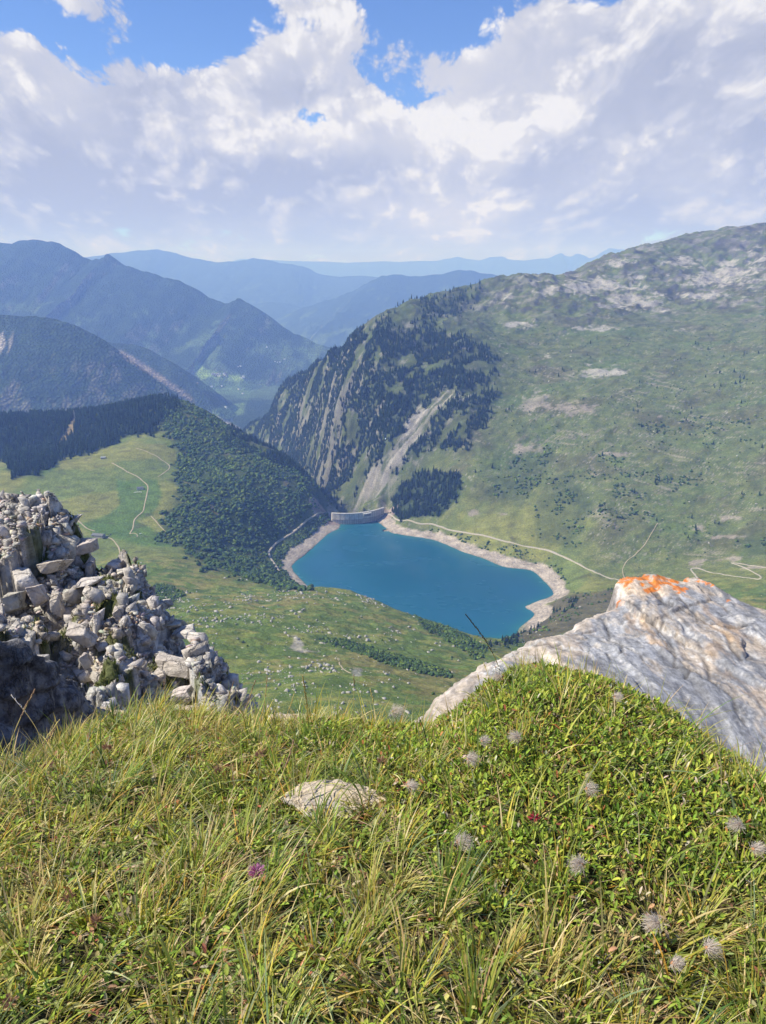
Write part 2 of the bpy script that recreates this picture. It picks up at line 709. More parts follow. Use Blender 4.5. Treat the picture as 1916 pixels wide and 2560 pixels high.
# polar-like grid: columns fan out, rows spread with distance
NCOL, NROW = 1150, 1180
TT = np.linspace(-0.98, 0.98, NCOL)
YY = np.concatenate([np.geomspace(14, 380, 90, endpoint=False), np.geomspace(380, 4900, NROW - 90)])


def coarse_eval(tps):
    ti = np.linspace(TT[0], TT[-1], 231)
    yi = np.geomspace(YY[0], YY[-1], 260)
    X = ti[None, :] * (yi[:, None] + 60)
    return ti, yi, tps(X, np.repeat(yi[:, None], len(ti), 1))


def bilin(ti, yi, Z, t, y):
    ft = np.interp(t, ti, np.arange(len(ti)))
    fy = np.interp(y, yi, np.arange(len(yi)))
    a = np.clip(ft.astype(int), 0, len(ti) - 2)
    b = np.clip(fy.astype(int), 0, len(yi) - 2)
    ft = ft - a
    fy = fy - b
    return ((Z[b, a] * (1 - ft) + Z[b, a + 1] * ft) * (1 - fy) + (Z[b + 1, a] * (1 - ft) + Z[b + 1, a + 1] * ft) * fy)


_ti, _yi, _Zc = coarse_eval(T1)
GY = np.repeat(YY[:, None], NCOL, 1)
GX = TT[None, :] * (YY[:, None] + 60)
GZ = bilin(_ti, _yi, _Zc, np.repeat(TT[None, :], NROW, 0), GY)
U0, V0 = project(GX, GY, GZ)


def pmask(poly, U, V, soft=12.0):
    """1 inside a polygon given in photograph pixels of the surface it lies on"""
    return 1 - sstep(poly_sd(U, V, poly), -soft, soft)


def mmask(poly, soft=12.0, ok=None):
    m = np.zeros(GX.shape)
    P = np.array(poly)
    s = (U0 > P[:, 0].min() - 40) & (U0 < P[:, 0].max() + 40) & (V0 > P[:, 1].min() - 40) & (V0 < P[:, 1].max() + 40)
    if ok is not None:
        s &= ok
    m[s] = pmask(poly, U0[s] + 9 * JIT1[s], V0[s] + 7 * JIT2[s], soft)
    return m


JIT1 = fbm2(GX / 60, GY / 60, 4, 5) * 2
JIT2 = fbm2(GX / 60, GY / 60, 4, 9) * 2
# right mountain region: everything right of / beyond the lake
rightside = sstep(GX + 0.10 * GY, 60, 240) * sstep(GY, 1900, 2150) + sstep(GX, 420, 600) * sstep(GY, 1450, 1750)
rightside = np.clip(rightside + sstep(GX, -700, -500) * sstep(GY, 2450, 2700) * sstep(GX + GY * 0.45, 650, 900), 0, 1)
steep = pmask([(560, 1120), (700, 960), (840, 850), (1000, 750), (1240, 680), (1360, 690), (1240, 740), (1180, 830), (1250, 900),
               (1220, 1020), (1170, 1130), (1050, 1190), (960, 1250), (880, 1290), (830, 1290), (700, 1180)], U0, V0, 40) * sstep(GY, 2150, 2300)
high = pmask([(1150, 740), (1340, 680), (1480, 640), (1640, 590), (2300, 500), (2300, 780), (1916, 760), (1600, 790), (1300, 840), (1200, 820)],
             U0, V0, 30) * rightside * sstep(GY, 2300, 2600)

# relief
n1 = fbm2(GX / 420, GY / 420, 6, 3)
n2 = fbm2(GX / 90, GY / 90, 5, 21)
n3 = fbm2(GX / 26, GY / 26, 4, 33)
# gullies that run down the right mountain towards the lake and gorge
gx = GX * 0.80 + GY * 0.60
gy = -GX * 0.60 + GY * 0.80
gul = fbm2(gy / 130 + 0.35 * n2, gx / 520, 5, 41, ridged=True)
gul2 = fbm2(gy / 42 + 0.4 * n2, gx / 150, 4, 47, ridged=True)
crag = fbm2(GX / 120, GY / 120, 6, 52, ridged=True)
near = sstep(GY, 400, 900)
amp = 2.2 + 2.2 * rightside + 4 * steep + 5 * high
GZ = GZ + n1 * (3 + 9 * rightside * near) * near + n2 * amp * 1.3 * near + n3 * (0.9 + 0.7 * rightside + 2.0 * steep) * near
GZ += (gul - 0.15) * (9 * rightside + 4 * steep) + (gul2 - 0.15) * (3.2 * rightside + 1.0 * steep) + (crag - 0.2) * (19 * high + 15 * steep)
# hummocks and terracettes on the near meadow
GZ += near * (1 - rightside) * sstep(-GY, -1700, -1100) * (fbm2(GX / 55, GY / 38, 4, 61, ridged=True) * 4.0 + n3 * 2.0)

# shore
s = (GX > -420) & (GX < 620) & (GY > 1180) & (GY < 2350)
sd = np.full(GX.shape, 999.0)
sd[s] = poly_sd(GX[s], GY[s], SHORE_D)
sdn = sd + 2.0 * n3
inside = -700.0 - np.minimum(30.0, 0.35 * np.abs(sdn)) - 0.6
slope_sh = np.where(GX > -60, 0.27, 0.34)
bank = -700.0 + slope_sh * np.maximum(sdn, 0) + 0.10 * n3 * np.minimum(np.maximum(sdn, 0), 20)
w = 1 - sstep(sd, 25, 95)
beyond = sstep(GY, 2150, 2200) * sstep(-GX, -20, 20)        # air side of the dam keeps its own depth
w = w * (1 - beyond)
GZ = np.where(sdn < 0, np.minimum(inside, GZ + 200 * beyond), lerp(np.maximum(GZ, -699.0 + 12 * sstep(sd, 0, 60)) * (1 - beyond) + GZ * beyond, bank, w))
GZ = np.where((sdn < 0) & (GY > 2120 + 0 * GX), np.minimum(GZ, -728), GZ)


def terr(x, y):
    x = np.asarray(x, dtype=float)
    y = np.asarray(y, dtype=float)
    return bilin(TT, YY, GZ, x / (y + 60.0), y)


def hit(u, v, ymin=300.0):
    d = pix_dir(u, v)
    y = np.geomspace(ymin, 4880, 3000)
    x = d[0] / d[1] * y
    z = d[2] / d[1] * y
    g = terr(x, y)
    k = np.where(g > z)[0]
    if len(k) == 0:
        return None
    k = k[0]
    if k == 0:
        return np.array([x[0], y[0], g[0]])
    a = (z[k - 1] - g[k - 1]) / ((z[k - 1] - g[k - 1]) + (g[k] - z[k]) + 1e-9)
    yy = lerp(y[k - 1], y[k], a)
    xx = d[0] / d[1] * yy
    return np.array([xx, yy, float(terr(xx, yy))])


# visibility along each column of the fan (from the camera point)
elev = GZ / np.hypot(GX, GY)
run = np.maximum.accumulate(elev, axis=0)
VIS = elev >= run - 0.006
US, VS = project(GX, GY, GZ)

# slope
dzx = np.gradient(GZ, axis=1) / np.maximum(np.gradient(GX, axis=1), 1e-3)
dzy = np.gradient(GZ, axis=0) / np.gradient(GY, axis=0)
SLOPE = np.hypot(dzx, dzy)


def gm(poly, soft=10.0, ymin=0, ymax=9e9, j=1.0):
    """region mask from an outline drawn on the visible surface"""
    P = np.array(poly, dtype=float)
    m = np.zeros(GX.shape)
    s = (US > P[:, 0].min() - 50) & (US < P[:, 0].max() + 50) & (VS > P[:, 1].min() - 50) & (VS < P[:, 1].max() + 50) & (GY > ymin) & (GY < ymax)
    if s.any():
        m[s] = 1 - sstep(poly_sd(US[s] + j * 12 * JIT1[s], VS[s] + j * 9 * JIT2[s], poly), -soft, soft)
    return m


# ---- regions
F_LEFT = gm([(-300, 1030), (0, 1035), (330, 1005), (400, 990), (450, 1010), (400, 1060), (385, 1085), (310, 1095), (240, 1130), (150, 1150),
             (95, 1190), (30, 1195), (10, 1150), (-300, 1160)], 5, 1850, 3000)
STRIP = gm([(140, 1115), (165, 1080), (185, 1045), (193, 1055), (180, 1085), (158, 1110), (145, 1130)], 3, 1850, 3000, .3)
F_HILL = gm([(400, 990), (470, 1000), (530, 1040), (640, 1115), (720, 1155), (790, 1205), (838, 1270), (812, 1283), (772, 1297), (728, 1330),
             (680, 1365), (668, 1385), (690, 1440), (790, 1475), (700, 1472), (600, 1440), (520, 1425), (490, 1400), (445, 1370), (385, 1345),
             (400, 1310), (410, 1275), (450, 1262), (440, 1200), (445, 1120), (415, 1085), (395, 1050)], 13, 1250, 2700, 1.5)
F_SHORE = gm([(812, 1286), (845, 1300), (800, 1330), (760, 1350), (715, 1388), (712, 1425), (760, 1470), (700, 1445), (676, 1395), (686, 1368), (735, 1335), (775, 1302)], 3, 1400, 2250, .3)
F_GORGE = gm([(560, 1100), (700, 970), (760, 905), (830, 860), (900, 830), (960, 820), (1010, 840), (1080, 825), (1180, 850), (1240, 900), (1230, 990),
              (1210, 1060), (1160, 1120), (1080, 1110), (1010, 1160), (940, 1200), (880, 1250), (850, 1260), (700, 1180), (640, 1150)], 14, 2200, 5000)
F_UP = gm([(900, 830), (1010, 760), (1120, 730), (1200, 720), (1180, 770), (1080, 830), (960, 870)], 14, 2300, 5000)
SCREE = gm([(872, 1275), (900, 1225), (950, 1165), (1005, 1085), (1045, 1022), (1095, 985), (1160, 975), (1172, 985), (1112, 1012), (1070, 1062),
            (1028, 1125), (985, 1180), (940, 1230), (898, 1275)], 10, 2150, 4000, 1.6)
SCREE2 = gm([(1000, 1190), (960, 1230), (950, 1265), (900, 1280), (880, 1275), (950, 1180)], 10, 2100, 4000)
F_CLUMP = gm([(975, 1245), (1035, 1190), (1070, 1180), (1150, 1185), (1152, 1235), (1105, 1290), (1060, 1290), (1000, 1305), (980, 1280)], 4, 1900, 2600, .5)
B_1 = gm([(1200, 1240), (1290, 1130), (1400, 1115), (1370, 1190), (1300, 1260)], 14, 1700, 3000)
B_2 = gm([(1330, 1290), (1380, 1200), (1440, 1180), (1480, 1260), (1430, 1370), (1350, 1360)], 14, 1600, 3000)
B_3 = gm([(1450, 1160), (1560, 1140), (1640, 1180), (1760, 1190), (1700, 1260), (1560, 1320), (1480, 1300)], 20, 1600, 3000)
B_4 = gm([(1840, 1350), (1916, 1330), (2100, 1330), (2100, 1400), (1880, 1390)], 8, 1500, 3000)
B_5 = gm([(1560, 1040), (1900, 1050), (1900, 1110), (1650, 1100)], 20, 1600, 3000)
ROADB = gm([(1060, 1315), (1200, 1345), (1300, 1370), (1400, 1410), (1430, 1470), (1390, 1440), (1340, 1410), (1280, 1392), (1200, 1374), (1060, 1328)], 3, 1500, 2200, .3)
KNOLL = gm([(1290, 1595), (1340, 1540), (1400, 1490), (1480, 1478), (1540, 1470), (1540, 1530), (1440, 1570), (1330, 1620)], 6, 1000, 1700, .4)
KN_T = gm([(1225, 1612), (1290, 1590), (1310, 1560), (1350, 1535), (1400, 1500), (1440, 1490), (1455, 1510), (1400, 1540), (1340, 1580), (1290, 1615), (1230, 1640)], 4, 1000, 1700, .3)
PAST = gm([(290, 1200), (345, 1200), (395, 1200), (405, 1240), (380, 1290), (340, 1300), (390, 1330), (440, 1370), (350, 1362), (300, 1350), (210, 1325),
           (180, 1310), (270, 1290), (300, 1260)], 6, 1450, 2400, .4)
PAST2 = gm([(110, 1150), (150, 1150), (140, 1175), (100, 1190)], 8, 1700, 2400, .4)
BAND = gm([(795, 1598), (860, 1600), (960, 1630), (1060, 1660), (1120, 1680), (1130, 1695), (1060, 1685), (960, 1655), (870, 1622)], 4, 500, 1400, .3)
EDGEB = gm([(1040, 1540), (1120, 1570), (1215, 1620), (1200, 1650), (1120, 1600), (1060, 1570)], 6, 700, 1500, .4)
LEFTB = gm([(385, 1470), (430, 1465), (460, 1490), (420, 1505), (385, 1500)], 5, 700, 1500, .4)
BSKY = [(1500, 712, 130, 24), (1325, 700, 60, 14), (1200, 760, 50, 20), (1110, 790, 40, 22), (1250, 735, 40, 10), (1590, 752, 75, 30), (1290, 812, 50, 12), (1430, 725, 40, 10), (1800, 690, 120, 34), (1850, 660, 60, 14),
        (1700, 655, 60, 12), (1560, 655, 40, 8), (1370, 735, 30, 14), (1900, 640, 40, 20), (1710, 824, 30, 7), (1372, 890, 12, 8), (1760, 740, 90, 12),
        (1480, 820, 60, 8), (1000, 826, 40, 14), (1650, 1040, 20, 4), (1540, 1135, 40, 7), (1330, 1120, 36, 12), (1185, 1285, 14, 8), (1245, 1288, 18, 10),
        (1730, 1318, 40, 12), (1820, 1295, 40, 9), (1800, 1340, 60, 5), (1740, 1408, 18, 12), (1840, 1400, 20, 10), (1880, 1420, 40, 7), (1440, 1020, 60, 24),
        (1340, 1010, 50, 30), (1500, 930, 60, 20)]
SPATCH = np.zeros(GX.shape)
PN = fbm2(GX / 90, GY / 55, 6, 75, gain=.6) + .5 * fbm2(GX / 22, GY / 12, 4, 76)
for (cu, cv, ru, rv) in BSKY:
    s = (np.abs(US - cu) < 3 * ru + 30) & (np.abs(VS - cv) < 3 * rv + 30) & (GY > 1450)
    du = (US[s] + 10 * JIT1[s] - cu) / ru
    dv = (VS[s] + 5 * JIT2[s] - cv) / rv
    SPATCH[s] = np.maximum(SPATCH[s], sstep(np.exp(-.55 * (du * du + dv * dv)) + 1.0 * PN[s], .70, .92))
for sdd in (0,):
    GRAVEL_N = fbm2(GX / 150, GY / 60, 5, 77)

# ---- albedo
C = lambda r, g, b: np.array([r, g, b])
grassA = C(.096, .145, .034)
grassB = C(.160, .182, .046)
grassDry = C(.190, .165, .065)
brightG = C(.075, .140, .035)
heath = C(.078, .068, .040)
darkveg = C(.026, .046, .018)
rock = C(.235, .222, .205)
pinkrock = C(.30, .255, .225)
sand = C(.37, .325, .28)
sandlow = C(.30, .265, .235)


def mixc(col, c, m):
    return col + (c - col) * m[..., None]


v1 = np.clip(0.5 + n2 * 1.3, 0, 1)
v2 = np.clip(0.5 + 1.1 * fbm2(GX / 230, GY / 230, 5, 81), 0, 1)
v3 = np.clip(0.5 + 1.4 * fbm2(GX / 34, GY / 22, 5, 83), 0, 1)
ALB = np.zeros(GX.shape + (3,)) + grassA
ALB = mixc(ALB, grassB, sstep(v1 * .5 + v3 * .5, .35, .75))
ALB = mixc(ALB, grassDry, sstep(v2 * .6 + v3 * .4, .56, .80) * .65)
# the chalet meadow: pale dry pasture with mown green strips
left = (1 - rightside) * sstep(GY, 1350, 1600)
ALB = mixc(ALB, lerp(grassB, grassDry, .4) * 1.08, left * .75)
ALB = mixc(ALB, C(.105, .150, .042), left * sstep(v2, .50, .75) * .8)
ALB = mixc(ALB, brightG, PAST * .85)
ALB = mixc(ALB, brightG, PAST2 * .7)
ALB = mixc(ALB, C(.07, .065, .04), left * sstep(fbm2(GX / 45, GY / 30, 4, 88), .22, .5) * .55)
# right mountain: heath and grass, erosion stripes, grey rock
ALB = mixc(ALB, C(.100, .124, .048), rightside * .8)
ALB = mixc(ALB, heath, rightside * sstep(fbm2(GX / 160, GY / 110, 6, 91), .02, .35) * .5)
ALB = mixc(ALB, C(.095, .140, .040), rightside * sstep(fbm2(GX / 300, GY / 130, 5, 92), .08, .4) * .7)
strp = fbm2(gy / 14, gx / 220, 5, 95)
ALB = mixc(ALB, pinkrock * .8, rightside * sstep(strp + .25 * fbm2(GX / 150, GY / 150, 3, 96), .28, .48) * .6 *
           gm([(1230, 1000), (1400, 960), (1600, 960), (1640, 1080), (1450, 1200), (1300, 1140)], 40, 1500))
ALB = mixc(ALB, rock * .75, rightside * sstep(fbm2(GX / 24, GY / 16, 5, 97), .30, .5) * .7)
fl1 = fbm2(GX / 9, GY / 6, 3, 111)
fl2 = fbm2(GX / 70, GY / 7.5, 4, 112)
ALB = mixc(ALB, C(.050, .062, .030), rightside * sstep(fl1 + .4 * n2, .28, .48) * .35)
ALB = mixc(ALB, C(.155, .150, .085), rightside * sstep(fl2 + .3 * n3, .18, .42) * .5)
ALB = mixc(ALB, C(.29, .27, .24), rightside * sstep(fbm2(GX / 7, GY / 4.5, 3, 113) + .5 * fbm2(GX / 120, GY / 80, 4, 114), .42, .56) * .8)
dsk = fbm2((GX * .55 + GY * .83) / 9, (-GX * .83 + GY * .55) / 85, 5, 116)
ALB = mixc(ALB, C(.26, .235, .20), rightside * sstep(dsk + .7 * fbm2(GX / 170, GY / 120, 4, 117), .34, .52) * sstep(VS, 880, 960) * .75)
upper = sstep(-VS, -850, -740) * rightside
ALB = mixc(ALB, rock * .9, np.clip(upper, 0, 1) * sstep(GRAVEL_N + .5 * fbm2(GX / 40, GY / 25, 4, 99), .12, .36) * .95)
ALB = mixc(ALB, C(.062, .062, .042), np.clip(upper, 0, 1) * sstep(fbm2(GX / 130, GY / 90, 5, 101), .0, .3) * .8)
ALB = mixc(ALB, C(.105, .102, .100), np.clip(upper, 0, 1) * sstep(SLOPE + .5 * n3 + .6 * (crag - .2), .80, 1.15) * .75)
ALB = mixc(ALB, C(.33, .315, .285), SPATCH * .9 * sstep(GY, 2300, 2600))
ALB = mixc(ALB, C(.27, .235, .205), SPATCH * .8 * (1 - sstep(GY, 2300, 2600)))
# steep gorge side: rock ribs between trees
ALB = mixc(ALB, C(.060, .078, .034), steep * .7)
rib = .55 * fbm2(gy / 36 + .7 * n2, gx / 62, 6, 107) + .6 * fbm2(GX / 48, GY / 48, 6, 120) + .4 * n3
ALB = mixc(ALB, C(.075, .100, .036), steep * sstep(fbm2(gy / 60, gx / 160, 4, 108), .0, .25) * .8)
ALB = mixc(ALB, rock * .95, steep * sstep(rib + .15 * (SLOPE - .8) + .3 * fbm2(GX / 18, GY / 18, 3, 115), .20, .44) * .72)
ALB = mixc(ALB, C(.235, .222, .205), np.clip(SCREE + .7 * SCREE2, 0, 1) * sstep(strp + .9 * n2 + .35 * fbm2(GX / 30, GY / 30, 4, 109), -.16, .16) * .92)
ALB = mixc(ALB, C(.33, .31, .285), np.clip(SCREE, 0, 1) * sstep(fbm2(gy / 9, gx / 160, 4, 110), .12, .3) * .8)
ALB = mixc(ALB, darkveg, F_LEFT * (1 - STRIP) * .9)
ALB = mixc(ALB, C(.036, .060, .024), np.clip(F_HILL + F_SHORE, 0, 1) * .85)
ALB = mixc(ALB, C(.15, .12, .055), F_HILL * sstep(fbm2(GX / 60, GY / 60, 4, 103), .25, .45) * .7)
ALB = mixc(ALB, darkveg, np.clip(F_CLUMP, 0, 1) * .85)
ALB = mixc(ALB, C(.20, .15, .085), STRIP * .9)
ALB = mixc(ALB, C(.05, .07, .028), np.clip(B_1 + B_2 + B_4 + KN_T, 0, 1) * .6)
ALB = mixc(ALB, C(.092, .080, .052), KNOLL * .85)
ALB = mixc(ALB, C(.040, .056, .022), np.clip(BAND + EDGEB + LEFTB, 0, 1) * .9)
# bare banks of the reservoir
beach_w = np.where(GX > -60, 35, 32) + 16 * n2 + 10 * n3
bm = (1 - sstep(sdn - beach_w, -2, 4)) * (sd < 120) * (1 - beyond)
bm = bm * (1 - sstep(-(GY - 0 * GX), -1500, -1330) * (GX < 300))
bm = np.clip(bm, 0, 1)
bcol = sand + (sandlow - sand) * sstep(fbm2(GX / 20, GY / 20, 4, 105), -.2, .3)[..., None]
bcol = bcol * (1 + .13 * np.sin(GZ * 2.4 + 2.5 * n3) + .10 * sstep(fbm2(GX / 6, GY / 6, 3, 118), .1, .4) - .14 * sstep(fbm2(GX / 16, GY / 10, 4, 119), .05, .35))[..., None]
bcol = bcol * (1 - .32 * (1 - sstep(sdn, 1, 7)))[..., None]
ALB = ALB + (bcol - ALB) * bm[..., None]
dam_rock = (np.hypot(GX + 168, GY - 2112) < 46) | (np.hypot(GX - 15, GY - 2160) < 30)
ALB = mixc(ALB, C(.27, .215, .195), dam_rock * 1.0)
# boulder field tint and bare stony spots on the near meadow
nm = sstep(-GY, -1450, -1250)
ALB = mixc(ALB, grassDry, nm * sstep(VS * -1, -1560, -1480) * sstep(v2 * .5 + v3 * .5, .4, .65) * .6)
ALB = mixc(ALB, C(.30, .28, .24), nm * gm([(735, 1590), (750, 1590), (765, 1625), (810, 1630), (760, 1640), (725, 1620)], 4, 400, 1400) * .9)
ALB = mixc(ALB, C(.30, .29, .25), nm * gm([(880, 1665), (905, 1668), (900, 1685), (878, 1682)], 3, 400, 1400) * .8)
ALB = ALB * (0.90 + 0.2 * v3[..., None])
ALB = np.clip(ALB, 0.01, 0.6)

m_terr, nt = new_mat('alpine_ground')
b = NB(nt)
oc = b.obj()
k1 = b.ss(b.noise(oc, 0.035, 6.0, 0.62), 0.3, 0.7, 0.80, 1.20)
k2 = b.ss(b.noise(b.mapping(oc, (1, 1, 2.5)), 0.22, 6.0, 0.65), 0.3, 0.72, 0.72, 1.30)
colr = b.scale_rgb(b.scale_rgb(b.attr(), k1), k2)
hgt = b.noise(oc, 0.16, 8.0, 0.68)
b.finish(colr, 0.95, b.bump(hgt, 1.0, 3.0), 0.1)

gv = np.stack([GX, GY, GZ], 2).reshape(-1, 3)
tag(link('hills', mesh_data('hills', gv, grid_faces(NROW, NCOL), [m_terr], True, ALB.reshape(-1, 3))), kind='structure')

# ------------------------------------------------------------------ far mountains
RIDGES = [
    # crest line (u, v, Y), side slope, relief
    ([(-500, 765, 5200), (0, 787, 5200), (100, 792, 5150), (170, 806, 5100), (260, 850, 5000), (330, 902, 4950), (400, 955, 4900), (450, 1000, 4850), (520, 1080, 4800)], .80, 60),
    ([(200, 850, 6400), (340, 862, 6300), (400, 890, 6200), (440, 912, 6100), (480, 955, 6000), (530, 1010, 5850), (560, 1060, 5700)], .70, 60),
    ([(-500, 590, 9600), (0, 606, 9500), (60, 601, 9400), (130, 603, 9300), (190, 632, 9200), (230, 650, 9200), (252, 645, 9150), (270, 636, 9150), (300, 657, 9100),
      (370, 682, 9000), (450, 702, 8900), (520, 742, 8800), (575, 757, 8700), (600, 745, 8700), (640, 772, 8600), (700, 812, 8500), (770, 850, 8400), (860, 880, 8200), (960, 930, 8000)], .52, 150),
    ([(690, 800, 15500), (760, 768, 15200), (830, 748, 15000), (900, 718, 14800), (935, 700, 14700), (965, 688, 14600), (1050, 690, 14500), (1150, 677, 14400),
      (1200, 680, 14400), (1300, 700, 14300), (1700, 760, 14000)], .40, 170),
    ([(560, 800, 17500), (620, 765, 17200), (690, 756, 17200), (760, 768, 17000), (860, 800, 17000)], .36, 120),
    ([(-400, 610, 22000), (150, 640, 21500), (300, 632, 21300), (380, 622, 21200), (440, 634, 21200), (540, 655, 21000), (600, 652, 21000), (635, 647, 21000), (700, 656, 20500),
      (760, 668, 20500), (830, 690, 20500), (950, 692, 20500), (1300, 700, 20500)], .38, 220),
    ([(600, 648, 33000), (820, 654, 33000), (1000, 655, 33000), (1100, 650, 33000), (1150, 643, 32500), (1200, 650, 32500), (1250, 640, 32500), (1290, 652, 32000), (1370, 644, 32000), (1400, 634, 32000),
      (1425, 641, 32000), (1450, 634, 32000), (1480, 645, 31500), (1510, 628, 31500), (1540, 622, 31500), (1700, 640, 31000), (2300, 640, 31000)], .42, 300),
]
FC, FR = 1000, 620
ft_ = np.linspace(-1.0, 1.0, FC)
fy_ = np.geomspace(3900, 36000, FR)
FX = ft_[None, :] * fy_[:, None]
FY = np.repeat(fy_[:, None], FC, 1)
wx = FX + 160 * fbm2(FX / 900, FY / 900, 4, 201)
wy = FY + 160 * fbm2(FX / 900, FY / 900, 4, 202)
FZ = np.full(FX.shape, -1095.0) + 25 * fbm2(FX / 500, FY / 500, 4, 203)
TEXR = np.zeros(FX.shape)
for crest, sl, rel in RIDGES:
    P = np.array([PY(*c) for c in crest])
    P = smooth_line(P, 4)
    P[:, 2] += rel * 0.06 * np.array([math.sin(i * 2.1) + math.sin(i * 0.9 + 1) for i in range(len(P))]) * (1 if rel > 100 else .5)
    ymin, ymax = P[:, 1].min() - 3600, P[:, 1].max() + 4500
    s = (FY > ymin) & (FY < ymax)
    x, y = FX[s], FY[s]
    best = np.full(len(x), 1e18)
    zc = np.zeros(len(x))
    along = np.zeros(len(x))
    acc = 0.0
    for i in range(len(P) - 1):
        ax, ay = P[i, :2]
        ex, ey = P[i + 1, :2] - P[i, :2]
        l2 = ex * ex + ey * ey
        t = np.clip(((x - ax) * ex + (y - ay) * ey) / l2, 0, 1)
        q = (x - ax - t * ex) ** 2 + (y - ay - t * ey) ** 2
        k = q < best
        best[k] = q[k]
        zc[k] = (P[i, 2] + t * (P[i + 1, 2] - P[i, 2]))[k]
        along[k] = (acc + t * math.sqrt(l2))[k]
        acc += math.sqrt(l2)
    d = np.sqrt(best)
    wid = rel * 9.0
    r1 = fbm2(along / wid * 1.6, d / (wid * 2.2), 5, 210 + int(rel), ridged=True)
    r2 = fbm2(x / (wid * .5), y / (wid * .5), 6, 230 + int(rel), ridged=True)
    grow = sstep(d, 0, wid * 1.2)
    z = zc - sl * d * (0.85 + 0.15 * sstep(d, 0, 900)) + rel * grow * (0.75 * (r1 - .3) + 0.5 * (r2 - .25)) + rel * .05 * r2
    FZ[s] = np.maximum(FZ[s], z)
FSL = np.hypot(np.gradient(FZ, axis=1) / np.gradient(FX, axis=1), np.gradient(FZ, axis=0) / np.gradient(FY, axis=0))
UF, VF = project(FX, FY, FZ)
q1 = fbm2(FX / 420, FY / 420, 6, 240)
q2 = fbm2(FX / 110, FY / 110, 5, 241)
FA = np.zeros(FX.shape + (3,)) + C(.022, .040, .018)
FA = mixc(FA, C(.034, .055, .025), sstep(q2, -.1, .3))
past = sstep(q1 + .35 * q2 + .3 * (VF - 830) / 150 * (VF < 1000), .12, .26) * sstep(FY, 6500, 7200)
past = np.clip(past * sstep(VF, 690, 800) + sstep(q1 + .3 * q2, .3, .45) * .7 * sstep(FY, 10000, 12000), 0, 1)
FA = mixc(FA, C(.085, .130, .050), past * .85)
FA = mixc(FA, C(.19, .17, .14), sstep(FSL + .6 * q2 + .3 * q1, 1.05, 1.4) * .5)
JF1 = 10 * q2


def fmask(poly, soft=3.0, ymin=4000, ymax=12000):
    P = np.array(poly, dtype=float)
    m = np.zeros(FX.shape)
    s = (UF > P[:, 0].min() - 20) & (UF < P[:, 0].max() + 20) & (VF > P[:, 1].min() - 20) & (VF < P[:, 1].max() + 20) & (FY > ymin) & (FY < ymax)
    if s.any():
        m[s] = 1 - sstep(poly_sd(UF[s] + JF1[s] * .6, VF[s] + JF1[s] * .3, poly), -soft, soft)
    return m


FA = mixc(FA, C(.21, .31, .075), fmask([(482, 920), (500, 912), (520, 928), (600, 940), (612, 950), (580, 952), (520, 945), (500, 950)]))
FA = mixc(FA, C(.11, .18, .06), fmask([(485, 950), (560, 950), (640, 960), (620, 1000), (560, 985), (500, 975)], 6) * .6)
FA = mixc(FA, C(.10, .16, .055), fmask([(535, 1020), (615, 1005), (610, 1035), (560, 1050), (530, 1040)], 3))
FA = mixc(FA, C(.30, .27, .23), fmask([(525, 1032), (540, 1040), (600, 1070), (595, 1078), (560, 1062)], 3, 4000, 8000))
FA = mixc(FA, C(.26, .21, .18), fmask([(295, 872), (330, 890), (390, 930), (470, 985), (490, 1005), (480, 1005), (380, 940), (310, 895)], 3, 4500, 8000) * .8)
FA = mixc(FA, C(.36, .33, .29), fmask([(0, 838), (10, 830), (14, 860), (0, 885), (-30, 880)], 3, 4500, 8000))
FA = mixc(FA, C(.30, .28, .25), fmask([(22, 850), (32, 830), (30, 860), (18, 885)], 3, 4500, 8000))
m_far, nt = new_mat('distant_forest_ground')
b = NB(nt)
oc = b.obj()
k2 = b.ss(b.vor(oc, 0.055), 0.05, 0.75, 1.45, 0.55)
k3 = b.ss(b.noise(oc, 0.012, 8.0, 0.7), 0.3, 0.7, 0.7, 1.35)
hgt = b.math('SUBTRACT', 1.0, b.vor(oc, 0.055))
b.finish(b.scale_rgb(b.scale_rgb(b.attr(), k2), k3), 0.95, b.bump(hgt, 1.0, 14.0), 0.05)
fv = np.stack([FX, FY, FZ], 2).reshape(-1, 3)
tag(link('mountains', mesh_data('mountains', fv, grid_faces(FR, FC), [m_far], True, FA.reshape(-1, 3))), kind='structure')


def far_hit(u, v, ymin=4300.0):
    d = pix_dir(u, v)
    y = np.geomspace(ymin, 35000, 4000)
    x = d[0] / d[1] * y
    z = d[2] / d[1] * y
    g = bilin(ft_, fy_, FZ, x / y, y)
    k = np.where(g > z)[0]
    if len(k) == 0:
        return None
    k = k[0]
    return np.array([x[k], y[k], g[k]])


# ------------------------------------------------------------------ the lake
m_water, nt = new_mat('lake_water')
b = NB(nt)
oc = b.obj()
wcol = b.mix(b.ss(b.noise(oc, 0.004, 3.0), 0.35, 0.65), (0.92, 0.93, 0.96, 1), (1.08, 1.06, 1.04, 1))
wcol = b.mix(1.0, wcol, b.attr(), 'MULTIPLY')
p = b.n('ShaderNodeBsdfPrincipled')
b.put(p.inputs['Base Color'], wcol)
b.put(p.inputs['Roughness'], b.ss(b.noise(b.mapping(oc, (1, 1.8, 1), rot=(0, 0, .5)), 0.0045, 4.0, .6), .38, .62, .09, .30))
p.inputs['IOR'].default_value = 1.33
rip = b.math('ADD', b.noise(b.mapping(oc, (1, 1, 1)), 0.35, 4.0, 0.6), b.noise(oc, 0.02, 3.0))
b.put(p.inputs['Normal'], b.bump(rip, 0.16, 0.3))
o_ = b.n('ShaderNodeOutputMaterial')
nt.links.new(p.outputs[0], o_.inputs[0])
